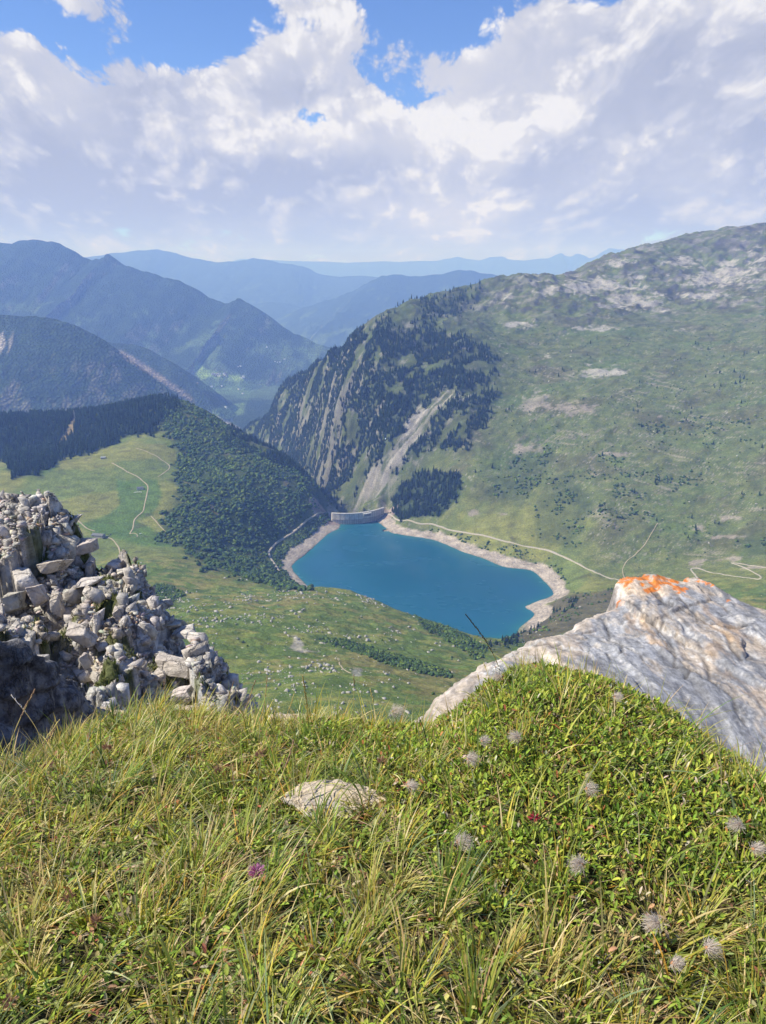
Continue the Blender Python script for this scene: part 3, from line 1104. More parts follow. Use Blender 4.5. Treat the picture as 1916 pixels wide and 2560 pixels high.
# slightly wider than the shoreline so that the banks cut it; ends at the dam
ctr = SHORE.mean(0)
outl = []
for i, q in enumerate(SHORE):
    a = SHORE[max(i - 1, 0)]
    c = SHORE[min(i + 1, len(SHORE) - 1)]
    t = c - a
    nrm = np.array([-t[1], t[0]]) / (np.hypot(*t) + 1e-9)
    if np.dot(nrm, q - ctr) < 0:
        nrm = -nrm
    outl.append(q + nrm * 14)
outl = np.array(outl)
outl[0] = SHORE[0] + (-14, 0)
outl[-1] = SHORE[-1] + (14, 0)
outl = np.vstack([outl, [[SHORE[-1, 0] + 10, SHORE[-1, 1] + 20], [-70, 2136], [SHORE[0, 0] - 8, SHORE[0, 1] + 8]]])
lx = np.arange(outl[:, 0].min(), outl[:, 0].max() + 6, 5.0)
ly = np.arange(outl[:, 1].min(), outl[:, 1].max() + 6, 5.0)
LX, LY = np.meshgrid(lx, ly)
osd_ = poly_sd(LX, LY, outl)
ssd_ = poly_sd(LX, LY, SHORE_D) + 5 * fbm2(LX / 30, LY / 30, 3, 150)
Fl = grid_faces(*LX.shape)
Fl = Fl[(osd_.ravel()[Fl] < 0).all(1)]
used = np.unique(Fl)
remap = np.zeros(LX.size, dtype=np.int64)
remap[used] = np.arange(len(used))
lcol = np.zeros(LX.shape + (3,)) + C(.0068, .082, .150)
lcol = mixc(lcol, C(.016, .125, .150), np.exp(-np.maximum(-ssd_, 0) / 16))
lv = np.stack([LX, LY, np.full(LX.shape, LAKE_Z)], 2).reshape(-1, 3)[used]
tag(link('lake', mesh_data('lake', lv, remap[Fl], [m_water], True, lcol.reshape(-1, 3)[used])), kind='structure')

# ------------------------------------------------------------------ roads and tracks
m_road = mat_plain('pale_road_gravel', (.36, .33, .28), .95, .15, .4, .1)
m_track = mat_plain('dirt_track', (.34, .29, .21), .95, .2, .5, .1)


def road(name, px, width, mat, lift=.35, n=10, ymin=420):
    P = [hit(u, v, ymin) for u, v in px]
    P = np.array([p for p in P if p is not None])
    L = smooth_line(P[:, :2], n)
    keep = [0]
    for i in range(1, len(L)):
        if np.hypot(*(L[i] - L[keep[-1]])) > 3.0:
            keep.append(i)
    L = L[keep]
    T = np.gradient(L, axis=0)
    T /= np.hypot(T[:, 0], T[:, 1])[:, None] + 1e-9
    Nn = np.stack([-T[:, 1], T[:, 0]], 1)
    rows = []
    wj = .85 + .45 * fbm2(L[:, 0] / 24, L[:, 1] / 24, 3, 160)
    for k in (-1, -.34, .34, 1):
        q = L + Nn * (width * .5 * k * wj)[:, None]
        z = terr(q[:, 0], q[:, 1])
        rows.append(np.stack([q[:, 0], q[:, 1], z], 1))
    R = np.stack(rows, 1)
    zz = R[:, :, 2].max(1)
    R[:, :, 2] = lerp(R[:, :, 2], zz[:, None], .75) + lift
    V = R.reshape(-1, 3)
    Vb = V.copy()
    Vb[:, 2] -= lift + 2.0
    nr = len(L)
    Fc = grid_faces(nr, 4)
    a = np.arange(nr - 1) * 4
    nV = len(V)
    side1 = np.stack([a, a + 4, a + 4 + nV, a + nV], 1)
    side2 = np.stack([a + 3, a + 3 + nV, a + 7 + nV, a + 7], 1)
    return tag(link(name, mesh_data(name, np.vstack([V, Vb]), [Fc, side1, side2], [mat], False)), kind='structure')


road('road', [(956, 1274), (978, 1288), (1002, 1302), (1045, 1308), (1089, 1313), (1188, 1336), (1281, 1357), (1362, 1374), (1420, 1397), (1478, 1426), (1512, 1441), (1570, 1452)], 5.2, m_road, .5)
road('road', [(812, 1283), (790, 1288), (771, 1299), (750, 1318), (730, 1334), (705, 1350), (684, 1366), (673, 1380), (675, 1392), (681, 1402), (690, 1415), (698, 1428)], 6.0, m_road, .5)
road('road', [(1745, 1446), (1738, 1436), (1728, 1424), (1738, 1420), (1750, 1422), (1780, 1432), (1830, 1440), (1880, 1446), (1898, 1448), (1903, 1443), (1890, 1434), (1868, 1422), (1846, 1413), (1828, 1407),
              (1850, 1409), (1880, 1414), (1916, 1419), (1960, 1424)], 4.2, m_road, .5)
road('track', [(280, 1157), (300, 1168), (320, 1180), (345, 1192), (358, 1203), (370, 1216), (368, 1235), (362, 1262), (358, 1278), (345, 1290), (336, 1302), (333, 1320), (325, 1335)], 3.4, m_track)
road('track', [(325, 1335), (335, 1333), (343, 1336), (344, 1342)], 2.4, m_track)
road('track', [(190, 1295), (205, 1310), (220, 1322), (238, 1328)], 3.4, m_track)
road('track', [(228, 1346), (255, 1345), (274, 1345), (285, 1352), (297, 1368), (301, 1390), (300, 1420)], 3.2, m_track)
road('track', [(395, 1192), (408, 1184), (424, 1170), (420, 1160), (405, 1150), (395, 1142), (370, 1130), (340, 1120)], 2.8, m_track)
road('track', [(378, 1290), (392, 1305), (410, 1325), (430, 1342), (445, 1350)], 2.6, m_track)
road('track', [(1565, 1447), (1558, 1435), (1558, 1420), (1570, 1400), (1590, 1385), (1612, 1362), (1625, 1340), (1640, 1315), (1645, 1308)], 2.2, m_track)
road('track', [(845, 1645), (855, 1668), (870, 1680), (882, 1684)], 1.6, m_track, .25)

# ------------------------------------------------------------------ vegetation and boulders of the valley
RNG = np.random.default_rng(11)


def ico(sub):
    bm_ = bmesh.new()
    bmesh.ops.create_icosphere(bm_, subdivisions=sub, radius=1.0)
    bm_.verts.ensure_lookup_table()
    V = np.array([v.co[:] for v in bm_.verts])
    Fc = np.array([[v.index for v in f.verts] for f in bm_.faces])
    bm_.free()
    return V, Fc


ICO1, ICO2, ICO3, ICO4 = ico(1), ico(2), ico(3), ico(4)


def conifer_arrays(seed, tiers=5, seg=7):
    """a spruce one unit tall: trunk and ragged drooping tiers"""
    r = np.random.default_rng(seed)
    V, Fc, Cc = [], [], []

    def add(v, f, c):
        o = sum(len(q) for q in V)
        V.append(v)
        Fc.append(np.array(f) + o)
        Cc.append(c)
    a = np.arange(5) * 2 * math.pi / 5
    ring = np.stack([np.cos(a), np.sin(a)], 1)
    v = np.vstack([np.c_[ring * .022, np.full(5, -.06)], np.c_[ring * .012, np.full(5, .5)]])
    f = []
    for i in range(5):
        j = (i + 1) % 5
        f += [[i, j, 5 + j], [i, 5 + j, 5 + i]]
    add(v, f, np.tile([.09, .07, .05], (10, 1)))
    for t in range(tiers):
        k = t / tiers
        z0 = .10 + .80 * k + r.uniform(-.01, .01)
        z1 = min(1.0, z0 + .34 * (1 - .35 * k))
        R = .20 * (1 - k) ** .85 + .030
        n = seg
        a = (np.arange(n) + r.uniform(0, 1)) * 2 * math.pi / n + r.uniform(-.25, .25, n)
        rr = R * r.uniform(.62, 1.15, n)
        zz = z0 + r.uniform(-.035, .03, n)
        v = np.vstack([np.c_[np.cos(a) * rr, np.sin(a) * rr, zz], [[r.uniform(-.008, .008), r.uniform(-.008, .008), z1]], [[0, 0, z0 + .05]]])
        f = []
        for i in range(n):
            j = (i + 1) % n
            f += [[i, j, n], [j, i, n + 1]]
        base = np.array([.034, .060, .030]) * r.uniform(.8, 1.25)
        cc = np.tile(base, (n + 2, 1))
        cc[:n] *= r.uniform(.8, 1.5, (n, 1))
        add(v, f, cc)
    return np.vstack(V), np.vstack(Fc), np.vstack(Cc)


def bush_arrays(seed, ic=ICO2, tall=1.0):
    """broadleaf crown of radius one, lumpy, broken outline, on short stems"""
    r = np.random.default_rng(seed)
    V, Fc = ic
    n = fbm3(V * 1.7 + seed * 3.1, 3, seed)
    n2_ = perlin3(V * 5.1 + seed, seed + 5)
    R = 1 + .55 * n + .30 * n2_
    W = V * R[:, None]
    W[:, 2] = W[:, 2] * .78 * tall + .55 * tall
    W[:, 2] = np.maximum(W[:, 2], -.25)
    c = np.tile([.046, .082, .026], (len(W), 1)) * np.clip(1 + .9 * n2_ + .5 * n, .5, 1.7)[:, None]
    return W, Fc, c


def rock_arrays(seed, ic=ICO2, flat=.6, cuts=9, rough=.04, stretch=(1, 1)):
    """angular boulder: a sphere cut by random planes"""
    r = np.random.default_rng(seed)
    V, Fc = ic
    N_ = r.normal(size=(cuts + 6, 3))
    N_[:6] = np.array([[1, 0, 0], [-1, 0, 0], [0, 1, 0], [0, -1, 0], [0, 0, 1], [0, 0, -1]]) + r.normal(size=(6, 3)) * .28
    N_ /= np.linalg.norm(N_, axis=1)[:, None]
    h = r.uniform(.62, .98, len(N_))
    dot = V @ N_.T
    rad = np.min(np.where(dot > .08, h[None, :] / np.maximum(dot, .08), 9.0), axis=1)
    rad = np.minimum(rad, 1.35)
    W = V * rad[:, None]
    W = W * (1 + rough * fbm3(W * 3.0 + seed, 3, seed)[:, None])
    W = W * np.array([stretch[0], stretch[1], flat])
    return W, Fc


def hull_arrays(seed, n=9, dims=(1, .8, .6), sub=0.0, rough=.0, jag=5.0):
    """angular broken stone: hull of a few points of a skewed box; sub = edge length for subdivision, rough = surface relief"""
    r = np.random.default_rng(seed)
    P = np.array([[i, j, k] for i in (-1, 1) for j in (-1, 1) for k in (-1, 1)], dtype=float) * .82
    P += r.normal(0, .20, P.shape)
    if n > 9:                                   # knock off a corner or two
        for c_ in r.choice(8, 2, replace=False):
            q = P[c_]
            P = np.vstack([P, q * [.35, 1, 1], q * [1, .45, 1]])
            P[c_] = q * .55
    if n < 0:
        P = r.normal(size=(-n, 3))
        P /= np.linalg.norm(P, axis=1)[:, None]
        P *= r.uniform(.8, 1.1, (-n, 1))
    sk = np.eye(3) + r.normal(0, .20 if n > 0 else .06, (3, 3))
    P = (P @ sk) * np.array(dims)
    m_ = bmesh.new()
    for p in P:
        m_.verts.new(p)
    bmesh.ops.convex_hull(m_, input=m_.verts[:])
    for v_ in [v_ for v_ in m_.verts if not v_.link_faces]:
        m_.verts.remove(v_)
    bmesh.ops.recalc_face_normals(m_, faces=m_.faces[:])
    if sub > 0:
        bmesh.ops.bevel(m_, geom=m_.edges[:], offset=sub * .45, segments=1, affect='EDGES', clamp_overlap=True)
        bmesh.ops.triangulate(m_, faces=m_.faces[:])
        for _ in range(6):
            ee_ = [e for e in m_.edges if e.calc_length() > sub]
            if not ee_:
                break
            bmesh.ops.subdivide_edges(m_, edges=ee_, cuts=1)
            bmesh.ops.triangulate(m_, faces=m_.faces[:])
    else:
        bmesh.ops.triangulate(m_, faces=m_.faces[:])
    m_.normal_update()
    m_.verts.index_update()
    V = np.array([v_.co[:] for v_ in m_.verts])
    Nn = np.array([v_.normal[:] for v_ in m_.verts])
    Fc = np.array([[v_.index for v_ in f.verts] for f in m_.faces])
    m_.free()
    if rough > 0:
        q = V * np.array([1, 1, 2.2])
        st = np.round((V[:, 2] + .12 * fbm3(V * 1.5, 2, seed)) * jag) / jag - V[:, 2]
        V = V + Nn * (rough * fbm3(q * 2.2 + seed, 5, seed, .6) + rough * .8 * st * 2)[:, None]
    return V, Fc


def instance_arrays(protos, pos, scale, rot, which, hs=None, tint=None):
    """joins many scaled and turned copies into vertex / face / colour arrays"""
    VV, FF, CC = [], [], []
    off = 0
    for k, (V, Fc, Cc) in enumerate(protos):
        s = np.where(which == k)[0]
        if len(s) == 0:
            continue
        ca, sa_ = np.cos(rot[s])[:, None], np.sin(rot[s])[:, None]
        x = V[None, :, 0] * ca - V[None, :, 1] * sa_
        y = V[None, :, 0] * sa_ + V[None, :, 1] * ca
        z = np.repeat(V[None, :, 2], len(s), 0)
        sh = scale[s][:, None]
        sz = sh if hs is None else hs[s][:, None]
        P = np.stack([x * sh + pos[s, 0:1], y * sh + pos[s, 1:2], z * sz + pos[s, 2:3]], 2)
        VV.append(P.reshape(-1, 3))
        f = Fc[None] + (np.arange(len(s)) * len(V))[:, None, None] + off
        FF.append(f.reshape(-1, 3))
        off += len(s) * len(V)
        cc = np.repeat(Cc[None], len(s), 0)
        if tint is not None:
            cc = cc * tint[s][:, None, :]
        CC.append(cc.reshape(-1, 3))
    return np.vstack(VV), np.vstack(FF), np.vstack(CC)


CELL = np.abs(np.gradient(GX, axis=1) * np.gradient(GY, axis=0))


def sow(mask, dens, seed, vis=True):
    """random points on the terrain, dens per square metre where the mask is one"""
    r = np.random.default_rng(seed)
    m = mask * dens * CELL
    if vis:
        m = m * VIS
    m = np.where(sdn < 3, 0, m)
    k = r.poisson(np.clip(m, 0, 5))
    i, j = np.nonzero(k)
    rep = k[i, j]
    i = np.repeat(i, rep)
    j = np.repeat(j, rep)
    jx = r.uniform(-.5, .5, len(i)) * np.gradient(GX, axis=1)[i, j]
    jy = r.uniform(-.5, .5, len(i)) * np.gradient(GY, axis=0)[i, j]
    x = GX[i, j] + jx
    y = GY[i, j] + jy
    return np.stack([x, y, terr(x, y)], 1)


road_clear = np.zeros(GX.shape)
for px, wd in (([(812, 1283), (771, 1299), (730, 1334), (684, 1366), (673, 1383), (681, 1402), (698, 1428)], 7),
               ([(956, 1274), (1002, 1302), (1089, 1313), (1188, 1336), (1281, 1357), (1362, 1374), (1420, 1397), (1478, 1426), (1570, 1452)], 6)):
    P = np.array([hit(u, v, 900)[:2] for u, v in px])
    L = smooth_line(P, 6)
    for q in L:
        for e in (0, 1):
            s = (np.abs(GX - q[0]) < 14) & (np.abs(GY - q[1]) < 14)
            road_clear[s] = np.maximum(road_clear[s], 1 - sstep(np.hypot(GX[s] - q[0], GY[s] - q[1]), wd, wd + 5))
free = (1 - road_clear) * (1 - bm)

gapn = fbm2(GX / 75, GY / 75, 4, 301)
gapf = fbm2(GX / 28, GY / 28, 3, 302)
gstk = fbm2(gy / 62 + .6 * n2, gx / 115, 6, 303) + .05
con_regions = [
    ('dark forest conifer', 'conifers of the left hill forest', F_LEFT * (1 - STRIP) * free, 1 / 62., 15, 23),
    ('gorge side conifer', 'conifers on the gorge side', np.clip(F_GORGE * (1 - SCREE) * (1 - .9 * SCREE2) + .16 * F_UP, 0, 1) * sstep(gstk + .35 * gapf, -.13, .03) * (1 - .7 * sstep(rib, .22, .45)) * (1 + .7 * np.clip(SLOPE, 0, 2)) * free, 1 / 50., 11, 19),
    ('dam road conifer', 'conifers above the dam road', F_CLUMP * free * sstep(gapn, -.4, -.2), 1 / 55., 15, 22),
    ('lake knoll conifer', 'conifers on the lake knoll', KN_T * free * sstep(gapf, -.1, .15), 1 / 110., 8, 14),
    ('lone mountainside conifer', 'scattered conifers on the right mountainside', rightside * (1 - steep) * (VS > 860) * (VS < 1350) * sstep(gapn + .4 * gapf, .16, .3) * free, 1 / 1500., 8, 15),
    ('far shoulder conifer', 'conifers of the far shoulder', gm([(860, 850), (1000, 770), (1120, 730), (1200, 740), (1100, 800), (1000, 850)], 20, 2300) * sstep(gstk, .05, .2), 1 / 260., 9, 14),
]
bush_regions = [
    ('hillside thicket bush', 'bushes of the hillside thicket', F_HILL * free * sstep(gapf + .6 * gapn + .3 * (F_HILL - 1), -.30, -.08), 1 / 30., 1.6, 4.9),
    ('bush below the left lakeside road', 'bushes below the left lakeside road', F_SHORE * free, 1 / 22., 2.0, 3.8),
    ('bush above the right shore', 'bushes above the right shore road', np.clip(B_1 + .8 * B_2 + .5 * B_3 + .8 * B_4 + .4 * B_5, 0, 1) * free * sstep(gapn + .5 * gapf, -.02, .14), 1 / 62., 1.8, 3.8),
    ('bush along the bare bank', 'bushes along the right bank', (ROADB * sstep(gapf, -.15, .05) * .8 + .0) * free, 1 / 60., 1.8, 3.2),
    ('near meadow bush', 'bushes of the meadow band', np.clip(BAND + EDGEB * .8 + LEFTB, 0, 1) * free, 1 / 7., 1.2, 2.3),
    ('brown knoll bush', 'bushes on the lake knoll', np.clip(KNOLL * .5 + KN_T, 0, 1) * sstep(gapf, .0, .2) * free, 1 / 40., 1.4, 2.6),
    ('single bush', 'bushes dotted on the right mountainside', rightside * (1 - steep) * (VS > 800) * (VS < 1420) * free * sstep(gapn + .7 * gapf, -.05, .3), 1 / 240., .9, 2.2),
    ('bush among meadow stones', 'bushes dotted on the near meadow', (1 - rightside) * (GY > 560) * (GY < 1430) * (VS > 1480) * sstep(gapn, .12, .3), 1 / 1100., .9, 1.9),
]
con_protos = [conifer_arrays(s, 5, 7) for s in (1, 2, 3, 4, 5)]
m_con = mat_tint('conifer_needles', .95, .35, .6, 0.0, .05)
m_bush = mat_tint('bush_leaves', .9, .35, .8, 0.0, .1, 5.0)


def sow_regions(regs, seed):
    out = []
    for k, (lab, grp, m, dn_, lo, hi) in enumerate(regs):
        p = sow(m, dn_, seed + k)
        r = np.random.default_rng(seed + 50 + k)
        s = r.uniform(lo, hi, len(p)) * r.choice([.7, 1, 1, 1.1], len(p))
        out.append(np.c_[p, s, np.full(len(p), k)])
    return np.vstack(out)


LANDMARKS = [
    (450, 1030, 'near the hilltop'), (560, 1110, 'high on the flank above the gorge'), (700, 1190, 'on the flank facing the gorge'), (800, 1240, 'just above the left end of the dam'),
    (600, 1250, 'in the middle of the left hillside'), (500, 1180, 'upper left hillside beside the dry pasture'), (440, 1300, 'at the pasture edge by the curved track'),
    (680, 1360, 'close above the lakeside road bend'), (760, 1320, 'above the straight part of the lakeside road'), (560, 1400, 'where the hillside meets the meadow'), (715, 1462, 'at the near corner of the lake'), (600, 1445, 'along the lower thicket edge'), (650, 1460, 'between the thicket edge and the lake corner'), (530, 1425, 'at the left tip of the lower thicket'), (660, 1425, 'below the end of the lakeside road'), (610, 1410, 'left of the road end'), (640, 1370, 'outside the road bend'),
    (60, 1080, 'left end of the forest'), (60, 1180, 'at the forest foot on the left'), (160, 1100, 'beside the bare forest strip'), (260, 1060, 'in the forest middle right of the bare strip'), (370, 1040, 'at the right end of the forest'),
    (860, 1180, 'left of the grey scree chute'), (1000, 1150, 'in the scree chute'), (1150, 1050, 'right of the scree chute'), (1000, 940, 'high above the scree chute'), (720, 1080, 'low at the gorge mouth'), (880, 880, 'by the gorge skyline'),
    (1000, 1280, 'at the left foot of the stand by the road'), (1100, 1200, 'along the upper edge of the stand'), (1100, 1270, 'at the lower right of the stand'),
    (1270, 1600, 'next to the sand spit'), (1350, 1550, 'on the knoll crest'), (1430, 1500, 'at the far end of the knoll'), (1240, 1625, 'behind the sedge spike'),
    (960, 1640, 'in the middle of the meadow band'), (1100, 1680, 'at the right end of the meadow band'), (850, 1610, 'at the left end of the meadow band'), (1170, 1600, 'over the near lake shore'),
    (420, 1485, 'beside the outcrop shoulder'), (1330, 1180, 'in the thicket above the bank'), (1400, 1300, 'lower right of the thicket above the bank'), (1600, 1230, 'on the stony middle slope'), (1850, 1380, 'by the hairpin road'),
    (1250, 1380, 'on the bank above the lake'), (1750, 1080, 'high on the right slope'), (1500, 950, 'on the upper open slope'),
    (560, 1520, 'beside the outcrop skyline'), (700, 1520, 'on the stony rise before the lake'), (850, 1540, 'near the rim over the lake'), (620, 1620, 'in the green hollow right of the outcrop'),
    (740, 1630, 'around the bare stony spot'), (640, 1720, 'low by the outcrop tip'), (800, 1740, 'at the bottom of the visible meadow'), (950, 1620, 'above the bush band'), (1000, 1740, 'below the bush band'), (900, 1680, 'by the small white scree')]


def where(u, v):
    k = min(range(len(LANDMARKS)), key=lambda i_: (LANDMARKS[i_][0] - u) ** 2 + (1.3 * (LANDMARKS[i_][1] - v)) ** 2)
    return LANDMARKS[k][2]


def plant(regs, D, protos, name, cat, mat, budget, stuff_label, stuff_name, hfac):
    r = np.random.default_rng(5)
    dist = np.linalg.norm(D[:, :3], axis=1)
    size = D[:, 3] / dist
    u, v = project(D[:, 0], D[:, 1], D[:, 2] + .5 * D[:, 3] * (1 if cat == 'tree' else .5))
    front = elev_clear(D) & (u > 4) & (u < 1912)
    # keep every region represented among the individuals
    order = np.argsort(-size * front)
    pick = order[:budget]
    rest = np.setdiff1d(np.arange(len(D)), pick)
    which = r.integers(0, len(protos), len(D))
    rot = r.uniform(0, 2 * math.pi, len(D))
    tint = np.clip(r.normal(1, .20, (len(D), 1)) * (1 + r.normal(0, .05, (len(D), 3))), .5, 1.8)
    if cat == 'bush':
        yl = sstep(fbm2(D[:, 0] / 45, D[:, 1] / 45, 4, 333) + r.normal(0, .15, len(D)), -.05, .3)[:, None]
        tint = tint * (1 + yl * np.array([1.0, .65, .15]))
    hs = D[:, 3] * r.uniform(.85, 1.25, len(D))
    V, Fc, Cc = instance_arrays(protos, D[rest, :3], D[rest, 3], rot[rest], which[rest], hs[rest], tint[rest])
    tag(link(stuff_name, mesh_data(stuff_name, V, Fc, [mat], False, Cc)), stuff_label, cat if cat != 'tree' else 'forest', kind='stuff')
    datas = [mesh_data(name, p[0], p[1], [mat], False, p[2]) for p in protos]
    regs_lo = {k: D[D[:, 4] == k, 3].min() for k in np.unique(D[:, 4]).astype(int)}
    regs_hi = {k: D[D[:, 4] == k, 3].max() for k in np.unique(D[:, 4]).astype(int)}
    for i in pick:
        lab, grp = regs[int(D[i, 4])][:2]
        rel_ = (D[i, 3] - regs_lo[int(D[i, 4])]) / max(1e-6, regs_hi[int(D[i, 4])] - regs_lo[int(D[i, 4])])
        szw = 'larger' if rel_ > .75 else ('smaller' if rel_ < .35 else 'middle sized')
        lab = szw + ' ' + lab + ' ' + where(float(project(*D[i, :3])[0]), float(project(*D[i, :3])[1]))
        o = link(name, datas[which[i]], None, tuple(D[i, :3]), float(rot[i]))
        o.scale = (D[i, 3], D[i, 3], hs[i])
        tag(o, lab, cat, grp)


def near_block(az_t, e):
    return e


def elev_clear(D):
    """true where the foreground rocks and grass do not cover the point (approximate outline of the foreground)"""
    u, v = project(D[:, 0], D[:, 1], D[:, 2])
    ou = [-2000, 0, 60, 190, 240, 330, 400, 480, 560, 640, 700, 1030, 1150, 1240, 1330, 1450, 1530, 1550, 1750, 1916, 4000]
    ov = [1240, 1240, 1255, 1290, 1410, 1400, 1500, 1600, 1680, 1790, 1800, 1790, 1690, 1640, 1600, 1540, 1500, 1430, 1430, 1510, 1560]
    return v < np.interp(u, ou, ov)


DC = sow_regions(con_regions, 400)
DB = sow_regions(bush_regions, 500)
DC = DC[elev_clear(DC)]
DB = DB[elev_clear(DB)]
print('conifers', len(DC), 'bushes', len(DB))
plant(con_regions, DC, con_protos, 'conifer', 'tree', m_con, 300, 'dark mass of spruce forest on the hill and gorge sides', 'forest', 1)
bush_protos = [bush_arrays(s, ICO2) for s in (11, 12, 13, 14, 15, 16)]
plant(bush_regions, DB, bush_protos, 'bush', 'bush', m_bush, 300, 'green mass of low bushes on the slopes round the lake', 'thicket', 1)

# ---- boulders on the meadow
m_bld = mat_tint('meadow_boulder_stone', .95, .25, 1.2, 0, .15, 5.0)
bz = (1 - rightside) * (GY > 500) * (GY < 1420) * (1 - BAND) * (1 - EDGEB)
cl = fbm2(GX / 38, GY / 38, 4, 311)
cl2 = fbm2(GX / 130, GY / 130, 3, 312)
dens_b = bz * (sstep(cl + .8 * cl2, .0, .40) + .08) * np.where(VS < 1475, .12, 1.0) * (1 - .75 * sstep(US, 900, 1050))
PB = sow(dens_b, 1 / 34., 321)
r = np.random.default_rng(8)
sz = .30 + 2.4 * r.uniform(0, 1, len(PB)) ** 4.5
DBo = np.c_[PB, sz, np.zeros(len(PB))]
# some boulders on the right mountainside too
PB2 = sow(rightside * (1 - steep) * (VS > 850) * (VS < 1420) * sstep(cl, .15, .4), 1 / 500., 322)
DBo = np.vstack([DBo, np.c_[PB2, 1.0 + 2.2 * r.uniform(0, 1, len(PB2)) ** 3, np.ones(len(PB2))]])
DBo = DBo[elev_clear(DBo)]
big = [(975, 0, 0)]
for (u, v, s_) in [(942, 1487, 0)]:
    pass
print('boulders', len(DBo))
bld_protos = []
for s_ in range(7):
    V, Fc = hull_arrays(60 + s_, 11, (1, .85, .55))
    V[:, 2] += .15
    c = np.tile([.33, .32, .295], (len(V), 1)) * (1 + .2 * fbm3(V * 2.2, 2, s_)[:, None])
    bld_protos.append((V, Fc, c))
REG_B = [('pale meadow boulder', 'pale boulders on the near meadow'),
         ('pale mountainside boulder', 'pale boulders on the right mountainside')]
plant([q + (0, 0, 0, 0) for q in REG_B], DBo, bld_protos, 'boulder', 'boulder', m_bld, 300, 'scatter of small pale stones over the green meadow', 'stones', 1)

# ------------------------------------------------------------------ built things
def empty(name, loc, rz=0.0):
    o = bpy.data.objects.new(name, None)
    o.empty_display_size = 1.0
    COL.objects.link(o)
    o.location = loc
    o.rotation_euler = (0, 0, rz)
    return o


class Geo:
    """collects boxes, prisms and tubes into one mesh"""
    def __init__(self):
        self.V, self.F, self.n = [], [], 0

    def raw(self, v, f):
        v = np.asarray(v, dtype=float)
        self.V.append(v)
        self.F += [[i + self.n for i in q] for q in f]
        self.n += len(v)
        return self

    def box(self, c, s, rz=0.0):
        x, y, z = np.array(s) / 2.0
        v = np.array([[-x, -y, -z], [x, -y, -z], [x, y, -z], [-x, y, -z], [-x, -y, z], [x, -y, z], [x, y, z], [-x, y, z]])
        if rz:
            v = v @ np.array([[math.cos(rz), math.sin(rz), 0], [-math.sin(rz), math.cos(rz), 0], [0, 0, 1]])
        return self.raw(v + np.array(c), [[0, 3, 2, 1], [4, 5, 6, 7], [0, 1, 5, 4], [1, 2, 6, 5], [2, 3, 7, 6], [3, 0, 4, 7]])

    def tube(self, P, R, n=7, cap=True):
        P = np.asarray(P, dtype=float)
        R = np.broadcast_to(np.asarray(R, dtype=float), (len(P),))
        T = np.gradient(P, axis=0)
        T /= np.linalg.norm(T, axis=1)[:, None] + 1e-12
        up = np.array([0, 0, 1.0]) if abs(T[0, 2]) < .9 else np.array([1.0, 0, 0])
        rings = []
        for p, t, rr in zip(P, T, R):
            a = np.cross(t, up)
            a /= np.linalg.norm(a) + 1e-12
            b_ = np.cross(t, a)
            th = np.arange(n) * 2 * math.pi / n
            rings.append(p + rr * (np.cos(th)[:, None] * a + np.sin(th)[:, None] * b_))
        f = []
        for k in range(len(P) - 1):
            for i in range(n):
                j = (i + 1) % n
                f.append([k * n + i, k * n + j, (k + 1) * n + j, (k + 1) * n + i])
        if cap:
            f.append(list(range(n))[::-1])
            f.append([(len(P) - 1) * n + i for i in range(n)])
        return self.raw(np.vstack(rings), f)

    def blob(self, c, s, ic=None, rot=None):
        V, Fc = ic or ICO2
        v = V * np.array(s)
        if rot is not None:
            v = v @ rot
        return self.raw(v + np.array(c), Fc.tolist())

    def build(self, name, mats, parent=None, smooth=False, loc=None, rz=0.0, mi=None):
        me_ = bpy.data.meshes.new(name)
        me_.from_pydata(np.vstack(self.V).tolist(), [], self.F)
        for m_ in (mats if isinstance(mats, (list, tuple)) else [mats]):
            me_.materials.append(m_)
        if smooth:
            me_.polygons.foreach_set('use_smooth', np.ones(len(self.F), dtype=bool))
        if mi is not None:
            me_.polygons.foreach_set('material_index', mi)
        me_.update()
        return link(name, me_, parent, loc, rz)


m_conc = mat_plain('dam_concrete', (.50, .465, .43), .9, .16, .12, .15)
m_conc2 = mat_plain('darker_dam_concrete', (.42, .395, .375), .9, .2, .1, .15)  # slightly darker concrete for the lower wall and spillway
m_joint = mat_plain('dam_joint_stain', (.20, .185, .18), .95, .3, .3, .1)
m_white = mat_plain('white_render', (.68, .67, .63), .9, .1, .3, .2)
m_slate = mat_plain('grey_slate_roof', (.105, .115, .13), .55, .12, .6, .4)
m_sheet = mat_plain('pale_sheet_roof', (.26, .28, .29), .5, .10, .5, .4)
m_wood = mat_plain('weathered_timber', (.16, .125, .09), .9, .2, .6, .15)
m_stone = mat_plain('rubble_masonry', (.30, .285, .26), .95, .25, .7, .15)
m_dark = mat_plain('dark_window_opening', (.03, .033, .036), .3, .1, 1.0, .5)
m_brownroof = mat_plain('brown_roof', (.15, .115, .10), .8, .2, .3, .2)

# ---- dam
A = PZ(835, 1284, -668.0)[:2]
B = PZ(958, 1270, -668.0)[:2]
dam = tag(empty('dam', (float((A + B)[0] / 2), float((A + B)[1] / 2), -668.0)), 'pale concrete arch dam closing the far end of the blue lake', 'dam')
org = np.array([(A + B)[0] / 2, (A + B)[1] / 2, -668.0])
ND = 44
ch = (B - A)
chn = np.array([ch[1], -ch[0]])
chn /= np.hypot(*chn)
if chn[1] > 0:
    chn = -chn


def arc(t, push=0.0, sag=24.0):
    t = np.asarray(t, dtype=float)
    p = A + ch * t[..., None] + chn * (4 * sag * t * (1 - t) + push)[..., None]
    return p


ts = np.linspace(-.03, 1.03, ND)


